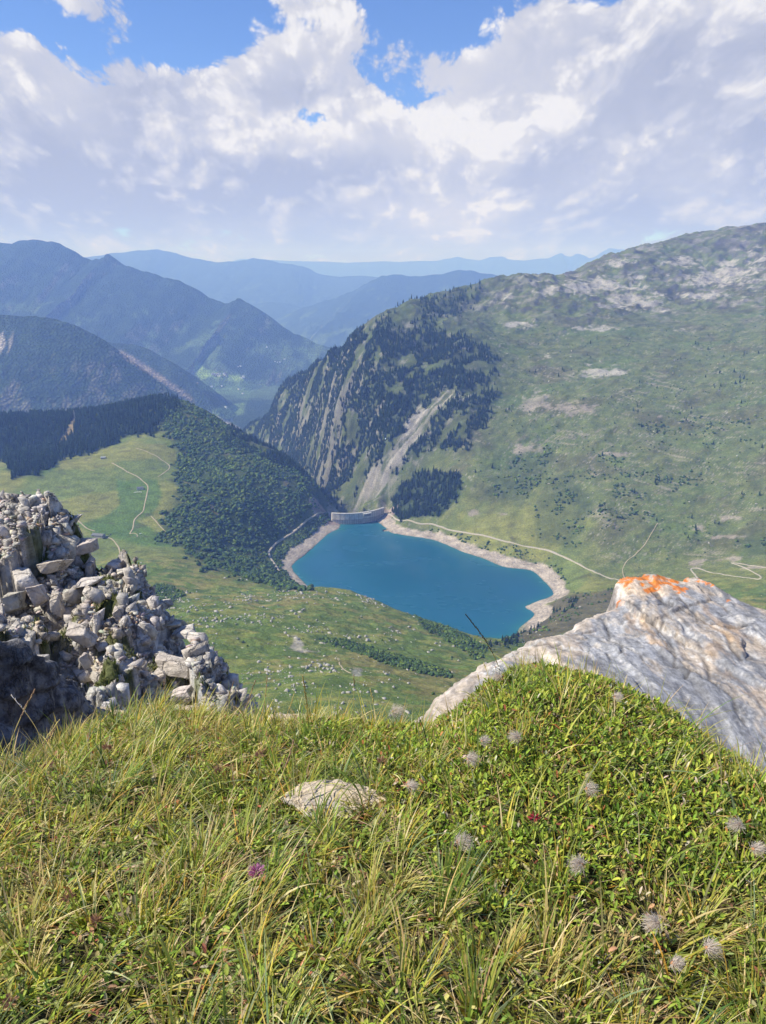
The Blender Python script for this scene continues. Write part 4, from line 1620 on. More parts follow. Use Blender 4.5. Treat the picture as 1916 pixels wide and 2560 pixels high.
def arc_wall(z0, z1, push0, push1, th0, th1, mat, name, parent, t_=ts):
    """a curved wall: push is how far its water face stands out at the bottom (0) and top (1)"""
    a0, a1 = arc(t_, push0), arc(t_, push1)
    b0, b1 = arc(t_, push0 - th0), arc(t_, push1 - th1)
    n = len(t_)
    V = np.vstack([np.c_[a0, np.full(n, z0)], np.c_[a1, np.full(n, z1)], np.c_[b1, np.full(n, z1)], np.c_[b0, np.full(n, z0)]]) - org
    F_ = []
    for k in range(4):
        k2_ = (k + 1) % 4
        for i in range(n - 1):
            F_.append([k * n + i, k * n + i + 1, k2_ * n + i + 1, k2_ * n + i])
    F_.append([0, n, 2 * n, 3 * n])
    F_.append([n - 1, 4 * n - 1, 3 * n - 1, 2 * n - 1])
    g = Geo()
    g.raw(V, F_)
    return g.build(name, mat, parent)


arc_wall(-745, -686, -3.0, 0.0, 14, 9, m_conc2, 'lower_wall', dam)
arc_wall(-686, -668, 0.6, 0.6, 9, 6, m_conc, 'upper_wall', dam)
arc_wall(-668, -667.6, 1.4, 1.4, 7.4, 7.4, m_conc, 'walkway', dam)
arc_wall(-667.6, -666.5, 1.4, 1.4, .4, .4, m_white, 'parapet', dam)
arc_wall(-667.6, -666.5, -5.5, -5.5, .4, .4, m_white, 'parapet', dam)
arc_wall(-686.9, -686.0, .9, .9, .8, .8, m_joint, 'water_mark', dam)
for k in range(23):
    t0 = .015 + k * .0425
    if .50 < t0 < .68:
        continue
    arc_wall(-733, -668.8 if k % 2 == 0 or t0 > .6 else -685.8, .75, 1.0, .5, .5, m_joint, 'joint', dam, np.linspace(t0, t0 + .0050, 2))
sp = arc_wall(-678.5, -670.5, 5.2, 5.2, 5, 5, m_conc2, 'spillway', dam, np.linspace(.53, .70, 8))
arc_wall(-677.5, -673.2, 5.5, 5.5, .6, .6, m_joint, 'opening', sp, np.linspace(.545, .685, 8))
arc_wall(-670.5, -669.6, 5.8, 5.8, 5, 5, m_white, 'cap', sp, np.linspace(.525, .705, 8))
q = arc(np.array([.665]), -1.0)[0]
g = Geo()
g.box((q[0] - org[0], q[1] - org[1], 2.7), (4.5, 4.5, 5.5))
hs_ = g.build('control_house', m_white, dam)
g = Geo()
g.box((q[0] - org[0], q[1] - org[1], 5.7), (5.4, 5.4, .5))
g.build('roof', m_sheet, hs_)


# ---- mountain houses
def chalet(name, label, cat, loc, rz, L, W, H, pitch, wall, roof, chim=True, wins=3, group=None, over=.6):
    t = tag(empty(name, loc, rz), label, cat, group)
    rh = W / 2 * math.tan(pitch)
    g = Geo()
    x, y = L / 2, W / 2
    v = [[-x, -y, -3], [x, -y, -3], [x, y, -3], [-x, y, -3], [-x, -y, H], [x, -y, H], [x, y, H], [-x, y, H], [-x, 0, H + rh], [x, 0, H + rh]]
    g.raw(v, [[0, 1, 5, 4], [2, 3, 7, 6], [1, 2, 6, 9, 5], [3, 0, 4, 8, 7], [0, 3, 2, 1]])
    g.build('wall', wall, t)
    g = Geo()
    ox, oy = x + over, y + over
    oz = H - over * math.tan(pitch)
    for s_ in (-1, 1):
        a = [[-ox, s_ * oy, oz + .05], [ox, s_ * oy, oz + .05], [ox, 0, H + rh + .05], [-ox, 0, H + rh + .05]]
        bq = [[p_[0], p_[1], p_[2] + .35] for p_ in a]
        g.raw(a + bq, [[0, 1, 2, 3], [4, 7, 6, 5], [0, 4, 5, 1], [1, 5, 6, 2], [2, 6, 7, 3], [3, 7, 4, 0]])
    rf = g.build('roof', roof, t)
    if chim:
        g = Geo()
        g.box((x * .35, y * .25, H + rh * .9), (.9, .9, 2.2))
        g.build('chimney', m_stone, rf)
    for k in range(wins):
        g = Geo()
        px_ = -x + (k + 1) * L / (wins + 1) + .2
        g.box((px_, -y - .05, H * .55), (1.1, .16, 1.3))
        w_ = g.build('window', m_dark, t)
        g = Geo()
        g.box((px_, -y - .12, H * .55 - .78), (1.5, .3, .14))
        g.build('sill', m_wood, w_)
    g = Geo()
    g.box((x + .05, 0, 1.1), (.16, 1.8, 2.3))
    g.build('door', m_wood, t)
    g = Geo()
    g.box((-x + L * .12, -y - .05, 1.0), (1.1, .14, 2.1))
    g.build('door', m_dark, t)
    return t


def ground(u, v, dz=0.0, ymin=500):
    p = hit(u, v, ymin)
    return (float(p[0]), float(p[1]), float(p[2]) + dz)


chalet('barn', 'long grey slate roofed barn beside the track, cut off by the rocks', 'barn', ground(247, 1342, 1.0), math.radians(-14), 27, 12, 4.0, math.radians(26), m_stone, m_slate, True, 4)
chalet('chalet', 'grey roofed stone chalet beside the pale track in the green pasture', 'chalet', ground(351, 1223, .6), math.radians(18), 16, 9, 3.6, math.radians(30), m_white, m_slate, True, 3)
chalet('chalet', 'small pale roofed chalet at the top edge of the pasture near the forest', 'chalet', ground(259, 1146, .4), math.radians(10), 13, 8, 3.0, math.radians(28), m_stone, m_sheet, False, 2)
# stone terrace walls beside the middle chalet
g = Geo()
r = np.random.default_rng(3)
for k in range(34):
    g.blob((-13 + k * .55 + r.uniform(-.3, .3), -7.5 + 3.2 * math.sin(k * .09) + r.uniform(-1.3, 1.3), .2), (r.uniform(.5, 1.2), r.uniform(.5, 1.1), r.uniform(.5, .9)), ICO1)
tag(g.build('stone_heap', m_white, None, False, ground(350, 1229, .3), .2), 'pale heap of stones in front of the chalet in the green pasture', 'stone heap')


def car(label, loc, rz, paint):
    t = tag(empty('parked_car', loc, rz), label, 'car', 'cars parked beside the barn')
    g = Geo()
    prof = [(-2.15, .35), (-2.2, .85), (-1.9, .98), (-1.0, 1.02), (1.7, 1.05), (2.1, .9), (2.15, .35)]
    n = len(prof)
    v = [[x, y, z] for y in (-.85, .85) for x, z in prof]
    g.raw(v, [list(range(n)), list(range(2 * n - 1, n - 1, -1))] + [[i, i + n, (i + 1) % n + n, (i + 1) % n] for i in range(n)])
    g.build('body', paint, t)
    g = Geo()
    prof = [(-1.3, 1.0), (-.6, 1.48), (1.1, 1.5), (1.75, 1.02)]
    n = 4
    v = [[x, y, z] for y in (-.75, .75) for x, z in prof]
    g.raw(v, [list(range(n)), list(range(2 * n - 1, n - 1, -1))] + [[i, i + n, (i + 1) % n + n, (i + 1) % n] for i in range(n)])
    g.build('cabin_glass', m_dark, t)
    for x in (-1.35, 1.35):
        for y in (-.82, .82):
            g = Geo()
            a = np.arange(14) * 2 * math.pi / 14
            v = np.vstack([np.c_[x + .34 * np.cos(a), np.full(14, y - .1), .34 + .34 * np.sin(a)], np.c_[x + .34 * np.cos(a), np.full(14, y + .1), .34 + .34 * np.sin(a)]])
            g.raw(v, [list(range(14)), list(range(27, 13, -1))] + [[i, i + 14, (i + 1) % 14 + 14, (i + 1) % 14] for i in range(14)])
            g.build('wheel', m_dark, t)
    return t


m_carw = mat_plain('white_car_paint', (.72, .73, .74), .3, .02, 1, .5)
m_carb = mat_plain('dark_blue_car_paint', (.07, .09, .14), .3, .02, 1, .5)
car('white car parked beside the end of the long grey barn', ground(270, 1340, .1), math.radians(30), m_carw)
car('dark car parked beside the white one at the long grey barn', ground(276, 1337, .1), math.radians(60), m_carb)

# ---- helicopter standing on the mown grass
hp = ground(352, 1336, .1)
t = tag(empty('helicopter', hp, math.radians(25)), 'small white helicopter standing on the mown grass near the track', 'helicopter')
g = Geo()
g.blob((-1.2, 0, 1.6), (2.4, .95, 1.05), ICO3)
bd = g.build('fuselage', m_carw, t, True)
g = Geo()
g.blob((-2.3, 0, 1.75), (1.32, .83, .78), ICO3)
g.build('windscreen', m_dark, t, True)
g = Geo()
g.tube([(.6, 0, 1.9), (3, 0, 2.05), (6.2, 0, 2.2)], [.5, .28, .15], 10)
g.build('tail_boom', m_carw, t, True)
g = Geo()
g.raw([[5.7, -.05, 2.2], [6.5, -.05, 2.2], [6.9, -.05, 3.3], [6.4, -.05, 3.3], [5.7, .05, 2.2], [6.5, .05, 2.2], [6.9, .05, 3.3], [6.4, .05, 3.3]],
      [[0, 1, 2, 3], [7, 6, 5, 4], [0, 4, 5, 1], [1, 5, 6, 2], [2, 6, 7, 3], [3, 7, 4, 0]])
g.build('tail_fin', m_carb, t)
g = Geo()
for k in range(3):
    a = k * 2 * math.pi / 3 + .4
    g.box((2.6 * math.cos(a) - .9, 2.6 * math.sin(a), 3.15), (5.2, .3, .06), a)
g.tube([(-.9, 0, 2.4), (-.9, 0, 3.25)], .14, 8)
g.build('rotor', m_sheet, t)
for y in (-1.1, 1.1):
    g = Geo()
    g.tube([(-3.2, y, .3), (-3.0, y, .1), (.8, y, .1)], .07, 6)
    g.tube([(-2.2, y * .5, .9), (-2.2, y, .1)], .05, 6)
    g.tube([(-.2, y * .5, .9), (-.2, y, .1)], .05, 6)
    g.build('skid', m_dark, t)

# ---- power pylon standing in the forest strip
pp = ground(188, 1052, 0, 1500)
t = tag(empty('pylon', pp), 'thin grey lattice pylon rising from the forest above the bare strip', 'pylon')
g = Geo()
for sx, sy in ((-1, -1), (1, -1), (1, 1), (-1, 1)):
    g.tube([(sx * 3.0, sy * 3.0, -2), (sx * .9, sy * .9, 24), (sx * .2, sy * .2, 36)], .22, 4)
for k in range(7):
    z0, z1 = k * 4, k * 4 + 4
    a0, a1 = 2.8 - z0 * .078, 2.8 - z1 * .078
    for s_ in (-1, 1):
        g.tube([(-a0, s_ * a0, z0), (a1, s_ * a1, z1)], .12, 4)
        g.tube([(s_ * a0, -a0, z0), (s_ * a1, a1, z1)], .12, 4)
g.build('tower', m_sheet, t)
for z_, w_ in ((25, 5), (29, 4.2), (33, 3.4)):
    g = Geo()
    g.tube([(-w_, 0, z_), (0, 0, z_ + .9), (w_, 0, z_)], .2, 4)
    g.tube([(-w_, 0, z_), (w_, 0, z_)], .16, 4)
    g.build('cross_arm', m_sheet, t)

# ---- the village far down the valley
r = np.random.default_rng(77)


def house_mesh(L, W, H, rh):
    g = Geo()
    x, y = L / 2, W / 2
    v = [[-x, -y, -3], [x, -y, -3], [x, y, -3], [-x, y, -3], [-x, -y, H], [x, -y, H], [x, y, H], [-x, y, H], [-x, 0, H + rh], [x, 0, H + rh]]
    g.raw(v, [[0, 1, 5, 4], [2, 3, 7, 6], [1, 2, 6, 9, 5], [3, 0, 4, 8, 7], [0, 3, 2, 1]])
    nb = 5
    for s_ in (-1, 1):
        a = [[-x - 1, s_ * (y + 1), H - .6], [x + 1, s_ * (y + 1), H - .6], [x + 1, 0, H + rh + .3], [-x - 1, 0, H + rh + .3]]
        bq = [[p_[0], p_[1], p_[2] + .5] for p_ in a]
        g.raw(a + bq, [[0, 1, 2, 3], [4, 7, 6, 5], [0, 4, 5, 1], [1, 5, 6, 2], [2, 6, 7, 3], [3, 7, 4, 0]])
    me_ = bpy.data.meshes.new('house')
    me_.from_pydata(np.vstack(g.V).tolist(), [], g.F)
    return me_, nb


hms = []
for k in range(4):
    me_, nb = house_mesh(*[(16, 11, 8, 4), (13, 10, 7, 4), (20, 12, 9, 5), (11, 9, 6, 3.5)][k])
    me_.materials.append(m_white if k != 1 else m_wood)
    me_.materials.append(m_brownroof if k % 2 else m_sheet)
    mi = np.ones(len(me_.polygons), dtype=np.int32)
    mi[:nb] = 0
    me_.polygons.foreach_set('material_index', mi)
    hms.append(me_)
cand = []
for k in range(30):
    cand.append((r.uniform(531, 572), r.uniform(933.5, 942), 'house in the close cluster of the valley village', 'houses of the village cluster'))
for k in range(6):
    cand.append((r.uniform(601, 611), r.uniform(941, 946), 'house at the right end of the village on the green terrace', 'houses at the village end'))
for u, v in ((495, 960), (530, 968), (555, 967), (597, 974), (608, 985), (565, 1020), (596, 918), (602, 917), (688, 905), (694, 906), (700, 907), (712, 900), (668, 869)):
    cand.append((u, v, 'lone farmhouse on the slopes round the valley village', 'farmhouses round the village'))
for u, v, lab, grp in cand:
    p = far_hit(u, v)
    if p is None:
        continue
    o = link('house', hms[r.integers(0, 4)], None, (float(p[0]), float(p[1]), float(p[2])), r.uniform(0, 3.1))
    tag(o, lab, 'house', grp)

# ------------------------------------------------------------------ foreground ground
NP = []


def npz(lst):
    for u, v, Y in lst:
        NP.append(PY(u, v, Y))


EDGE = [(-300, 1960, 1.62), (0, 1935, 1.70), (100, 1900, 1.78), (200, 1850, 1.86), (300, 1808, 1.92), (420, 1800, 1.93), (560, 1810, 1.88), (700, 1822, 1.80), (850, 1822, 1.76),
        (950, 1830, 1.74), (1050, 1832, 1.72), (1120, 1835, 1.68), (1175, 1800, 1.68), (1205, 1728, 1.74), (1300, 1680, 1.77), (1400, 1702, 1.72), (1500, 1712, 1.68), (1640, 1775, 1.58), (1740, 1845, 1.49),
        (1800, 1888, 1.43), (1916, 1960, 1.36), (2100, 2060, 1.27), (2400, 2250, 1.12)]
npz(EDGE)
NP += [np.array([x, .76, -.955]) for x in (-1.2, -.5, 0, .5, 1.2)] + [np.array([x, 0.2, -.94]) for x in (-1.6, 0, 1.6)] + [np.array([x, -.6, -.92]) for x in (-1.6, 0, 1.6)]
npz([(958, 2200, 1.035), (400, 2200, 1.07), (0, 2200, 1.08), (1500, 2200, 1.0), (1916, 2200, .985), (958, 2000, 1.30), (500, 2000, 1.36), (100, 2050, 1.28),
     (1300, 1900, 1.33), (1600, 1950, 1.24), (1300, 1750, 1.54), (1500, 1780, 1.50), (1100, 1880, 1.46)])
for u, v, Y in EDGE[::2]:
    q = PY(u, v, Y)
    NP.append(q + np.array([.02 * (u > 958), .22, -.20]))
    NP.append(q + np.array([0, .55, -.75]))
    NP.append(q + np.array([0, 1.2, -1.7]))
NP += [np.array([x, 5.0, -4.6]) for x in (-5, -2, 0, 2, 5)]
T2 = TPS(NP, 1e-6)


def gz(x, y):
    """height of the turf"""
    return T2(x, y)


nxs = np.linspace(-2.6, 2.6, 420)
nys = np.concatenate([np.linspace(-.4, 2.6, 300), np.linspace(2.62, 5.0, 40)])
NX, NY = np.meshgrid(nxs, nys)
NZ = gz(NX, NY) + .018 * fbm2(NX / .22, NY / .22, 4, 401) + .006 * fbm2(NX / .04, NY / .04, 3, 402)
m_soil, nt = new_mat('turf_soil')
b = NB(nt)
oc = b.obj()
cs = b.mix(b.ss(b.noise(oc, 22.0, 6.0, .65), .38, .62), (.030, .032, .014, 1), (.085, .070, .036, 1))
b.finish(cs, .98, b.bump(b.noise(oc, 60.0, 5.0), .8, .01), .1)
tag(link('ground', mesh_data('ground', np.stack([NX, NY, NZ], 2).reshape(-1, 3), grid_faces(len(nys), len(nxs)), [m_soil])), kind='structure')

# the steep hillside between the turf edge and the valley terrain
hx = np.linspace(-1, 1, 160)
hy = np.geomspace(4.2, 420, 150)
HX = hx[None, :] * (hy[:, None] * .95 + 8)
HY = np.repeat(hy[:, None], 160, 1)
HZ = np.interp(HY, [4.2, 6, 12, 20, 60, 150, 300, 420], [-4.9, -7, -16, -27, -62, -128, -238, -320])
HZ += fbm2(HX / 20, HY / 20, 5, 410) * .05 * HY
HZ = HZ - 2.5 * sstep(HY, 15, 60)
t_h = np.clip(HX / (HY + 60), TT[0], TT[-1])
HZ = np.where(HY > 14, np.minimum(HZ, bilin(TT, YY, GZ, t_h, np.maximum(HY, 14)) - .4 - .004 * HY), HZ)
hal = np.zeros(HX.shape + (3,)) + C(.085, .105, .036)
tag(link('slope', mesh_data('slope', np.stack([HX, HY, HZ], 2).reshape(-1, 3), grid_faces(150, 160), [m_terr], True, hal.reshape(-1, 3))), kind='structure')


# ------------------------------------------------------------------ rock materials
def rock_mat(name, light, dark, warm, s=1.0, bstr=.7, bdist=.03, lich=None, usetint=False):
    m, nt = new_mat(name)
    b = NB(nt)
    oc = b.obj()
    n1_ = b.noise(oc, 3.0 * s, 8.0, .62)
    n2_ = b.noise(oc, 14.0 * s, 8.0, .7)
    n3_ = b.noise(b.mapping(oc, (1, 1, 1), loc=(5, 3, 1)), 1.3 * s, 5.0, .6)
    c = b.mix(b.ss(n2_, .36, .64), dark + (1,), light + (1,))
    c = b.mix(b.math('MULTIPLY', b.ss(n3_, .48, .66), .65), c, warm + (1,))
    sp_ = b.ss(b.vor(oc, 55 * s), .02, .14, .55, 1.0)
    c = b.scale_rgb(c, sp_)
    ck1 = b.math('ABSOLUTE', b.math('SUBTRACT', b.noise(b.mapping(oc, (1.6, 1.0, .55), rot=(.2, .35, .1)), 2.6 * s, 7.0, .62), .5))
    ck2 = b.math('ABSOLUTE', b.math('SUBTRACT', b.noise(b.mapping(oc, (.7, 1.0, 2.0), rot=(.3, .2, .8)), 5.5 * s, 6.0, .6), .5))
    c = b.scale_rgb(c, b.ss(ck1, .0, .012, .5, 1.0))
    c = b.scale_rgb(c, b.ss(ck2, .0, .008, .6, 1.0))
    if usetint:
        c = b.mix(1.0, c, b.attr(), 'MULTIPLY')
    lay = b.noise(b.mapping(oc, (1, 1, 5), rot=(.25, .35, 0)), 6 * s, 6.0, .7)
    h = b.math('ADD', b.math('MULTIPLY', n2_, .7), b.math('ADD', b.math('MULTIPLY', b.ss(ck1, 0, .03), .5), b.math('ADD', n1_, b.math('MULTIPLY', lay, .8))))
    b.finish(c, .92, b.bump(h, bstr, bdist), .2)
    return m


m_crag = rock_mat('fractured_grey_limestone', (.66, .63, .58), (.34, .325, .31), (.55, .47, .38), .55, .8, .05, usetint=True)
m_shade = rock_mat('shade_darkened_lichened_rock', (.26, .255, .255), (.060, .060, .070), (.17, .135, .11), 1.6, .8, .02)  # rock colour darkened to carry the shade on these faces
m_pebble = mat_tint('rubble_stone', .93, .22, 6.0, 0, .2)

# ------------------------------------------------------------------ left outcrop
OP = []
for u, v, Y in [(0, 1243, 7.6), (-300, 1180, 7.8), (60, 1256, 7.6), (115, 1266, 7.6), (190, 1297, 7.5), (215, 1332, 7.4), (238, 1412, 7.3), (310, 1398, 7.4), (385, 1482, 7.1),
                (480, 1592, 6.6), (565, 1664, 6.2), (640, 1765, 5.6), (300, 1600, 5.9), (450, 1750, 5.3), (300, 1750, 5.0), (200, 1450, 6.7), (100, 1350, 7.1),
                (0, 1500, 6.2), (100, 1600, 5.7), (0, 1700, 5.0), (500, 1830, 5.0), (300, 1860, 4.4), (100, 1880, 4.2), (-300, 1500, 6.2), (-300, 1800, 4.6),
                (420, 1600, 6.2), (330, 1480, 6.75), (620, 1840, 5.1), (0, 1380, 6.9), (-100, 2000, 3.9), (150, 2000, 3.8)]:
    OP.append(PY(u, v, Y))
T3 = TPS(OP, 1e-5)
OUTL = [(-300, 1180, 7.8), (0, 1243, 7.6), (60, 1256, 7.6), (115, 1268, 7.6), (190, 1300, 7.5), (212, 1336, 7.4), (232, 1410, 7.3), (305, 1402, 7.4), (335, 1445, 7.3), (380, 1486, 7.1), (398, 1520, 7.0), (440, 1545, 6.85),
        (480, 1600, 6.6), (540, 1640, 6.3), (562, 1700, 6.1), (615, 1745, 5.8), (636, 1775, 5.55), (640, 1830, 5.2), (650, 1960, 4.6), (400, 2200, 3.6), (-100, 2300, 3.2), (-900, 2200, 3.4), (-900, 1400, 7)]
OXY = np.array([PY(u, v, Y)[:2] for u, v, Y in OUTL])
ox = np.arange(-5.4, -.2, .0135)
oy = np.arange(3.4, 8.3, .0165)
OX, OY = np.meshgrid(ox, oy)


def cells(x, y, size, seed, ani=1.0, ang=0.0):
    """Voronoi blocks: returns per point random numbers of its block and offset from the block centre"""
    ca, sa_ = math.cos(ang), math.sin(ang)
    px_ = (x * ca + y * sa_) / size
    py_ = (-x * sa_ + y * ca) / (size * ani)
    ix, iy = np.floor(px_).astype(np.int64), np.floor(py_).astype(np.int64)
    best = np.full(x.shape, 1e9)
    sec = np.full(x.shape, 1e9)
    out = [np.zeros(x.shape) for _ in range(5)]
    for a in (-1, 0, 1):
        for c_ in (-1, 0, 1):
            jx, jy = ix + a, iy + c_
            cx = jx + rnd01(jx, jy, seed)
            cy = jy + rnd01(jx, jy, seed + 1)
            d = (px_ - cx) ** 2 + (py_ - cy) ** 2
            k = d < best
            sec = np.where(k, best, np.minimum(sec, d))
            best = np.where(k, d, best)
            for i_, val in enumerate((rnd01(jx, jy, seed + 2), rnd01(jx, jy, seed + 3), rnd01(jx, jy, seed + 4), px_ - cx, (py_ - cy) * ani)):
                out[i_] = np.where(k, val, out[i_])
    edge = np.sqrt(sec) - np.sqrt(best)
    h = (out[0] - .5)
    tilt = ((out[1] - .5) * out[3] + (out[2] - .5) * out[4])
    return h, tilt, edge, out[1]


wob1 = .10 * fbm2(OX / .5, OY / .5, 4, 420)
wob2 = .10 * fbm2(OX / .5, OY / .5, 4, 421)
h1, t1, e1, c1 = cells(OX + wob1, OY + wob2, .74, 430, 1.9, .25)
h2, t2, e2, c2 = cells(OX + .5 * wob1, OY + .5 * wob2, .25, 440, 1.8, .1)
h3, t3, e3, c3 = cells(OX + .2 * wob1, OY + .2 * wob2, .085, 450, 1.2, .6)
scre = sstep(fbm2(OX / .9, OY / .9, 4, 460), -.12, .12)               # where loose rubble fills the steps
OZ = T3(OX, OY)
OZ += h1 * .60 * (1 - .35 * scre) + t1 * .62 - .10 * (1 - sstep(e1, 0, .10)) * (1 - .6 * scre)
OZ += (h2 * .24 + t2 * .34) * (1 - .45 * scre) - .045 * (1 - sstep(e2, 0, .12)) * (1 - .5 * scre)
OZ += (h3 * .075 + t3 * .12) * (1 - .4 * scre) - .02 * (1 - sstep(e3, 0, .1))
OZ += .008 * fbm2(OX / .10, OY / .10, 5, 470)
osd = poly_sd(OX + .12 * (h2 + .8 * h1), OY + .12 * (h2 - .5 * h1), OXY)
OZ = OZ - .045 - np.maximum(osd, 0) * 3.2 - .12 * sstep(osd, -.25, .05)
keep = osd < 1.0
oal = np.ones(OX.shape + (3,)) * (.86 + .34 * c2[..., None] * .7 + .2 * (c3[..., None] - .5))
oal = oal * (1 + (c1 - .5)[..., None] * np.array([.16, .05, -.10]))
mossn = fbm2(OX / .34, OY / .34, 5, 480) + .35 * (.5 - h1) - .3
moss = sstep(mossn, -.06, .06) * (1 - sstep(np.abs(OZ - T3(OX, OY)), .1, .3) * .5)
oal = mixc(oal, C(.16, .20, .055), moss * .95)
oi = np.arange(OX.size).reshape(OX.shape)
Fq = grid_faces(*OX.shape)
kf = keep.ravel()[Fq].all(1)
Fq = Fq[kf]
used = np.unique(Fq)
remap = np.zeros(OX.size, dtype=np.int64)
remap[used] = np.arange(len(used))
OV = np.stack([OX, OY, OZ], 2).reshape(-1, 3)
tag(link('rock_outcrop', mesh_data('rock_outcrop', OV[used], remap[Fq], [m_crag], False, oal.reshape(-1, 3)[used])),
    'fractured pale grey rock outcrop covered in rubble at the left above the valley', 'rock outcrop')


MOSS = moss


def oz_at(x, y):
    fx = np.clip((x - ox[0]) / (ox[1] - ox[0]), 0, len(ox) - 2)
    fy = np.clip((y - oy[0]) / (oy[1] - oy[0]), 0, len(oy) - 2)
    return OZ[fy.astype(int), fx.astype(int)]


# loose rubble over the outcrop
r = np.random.default_rng(21)
xs = r.uniform(-5.2, -.4, 90000)
ys = r.uniform(3.7, 8.0, 90000)
sd_ = poly_sd(xs, ys, OXY)
dn_ = fbm2(xs / .9, ys / .9, 4, 460)
mo_ = MOSS[np.clip(((ys - oy[0]) / .0165).astype(int), 0, len(oy) - 1), np.clip(((xs - ox[0]) / .0135).astype(int), 0, len(ox) - 1)]
k = (sd_ < -.02) & (mo_ < .5) & (r.uniform(0, 1, len(xs)) < .22 + .7 * sstep(dn_, -.12, .15))
xs, ys = xs[k][:26000], ys[k][:26000]
zz = oz_at(xs, ys)
s_ = .006 + .026 * r.uniform(0, 1, len(xs)) ** 4
pebp = []
for q_ in range(9):
    V, Fc = hull_arrays(90 + q_, 8, (1.1, .75, .42))
    pebp.append((V, Fc, np.ones((len(V), 3))))
tn = np.tile([.43, .395, .355], (len(xs), 1)) * r.uniform(.7, 1.25, (len(xs), 1)) * (1 + r.normal(0, .045, (len(xs), 3)))
tn[r.uniform(0, 1, len(xs)) < .10] *= [1.05, .86, .68]
V, Fc, Cc = instance_arrays(pebp, np.c_[xs, ys, zz + .2 * s_], s_, r.uniform(0, 6.3, len(xs)), r.integers(0, 9, len(xs)), None, tn)
tag(link('rubble', mesh_data('rubble', V, Fc, [m_pebble], False, Cc)), 'loose pale rubble strewn over the left rock outcrop', 'rubble', kind='stuff')

# broken slabs and splinters of the bedrock, all tilted the same way
r = np.random.default_rng(23)
xs = r.uniform(-5.2, -.4, 26000)
ys = r.uniform(3.9, 7.9, 26000)
mo_ = MOSS[np.clip(((ys - oy[0]) / .0165).astype(int), 0, len(oy) - 1), np.clip(((xs - ox[0]) / .0135).astype(int), 0, len(ox) - 1)]
k = (poly_sd(xs, ys, OXY) < -.03) & (mo_ < .5) & (fbm2(xs / .5, ys / .5, 4, 465) + .5 * r.uniform(-1, 1, len(xs)) > -.12)
xs, ys = xs[k][:7000], ys[k][:7000]
zz = oz_at(xs, ys)
s_ = .010 + .060 * r.uniform(0, 1, len(xs)) ** 3.8
frp = []
for q_ in range(14):
    V, Fc = hull_arrays(190 + q_, 8 + 3 * (q_ % 2), (r.uniform(.35, 1.0), r.uniform(.7, 1.1), r.uniform(.45, 1.25)))
    a = .32
    V = V @ np.array([[math.cos(a), 0, math.sin(a)], [0, 1, 0], [-math.sin(a), 0, math.cos(a)]])
    frp.append((V, Fc, np.ones((len(V), 3))))
tn = np.ones((len(xs), 3)) * r.uniform(.72, 1.15, (len(xs), 1)) * (1 + r.normal(0, .015, (len(xs), 3)))
V, Fc, Cc = instance_arrays(frp, np.c_[xs, ys, zz + .05 * s_], s_, r.normal(.15, .35, len(xs)), r.integers(0, 14, len(xs)), None, tn)
tag(link('stone_splinters', mesh_data('stone_splinters', V, Fc, [m_crag], False, Cc)), 'sharp tilted splinters of broken bedrock all over the left outcrop', 'rubble', kind='stuff')

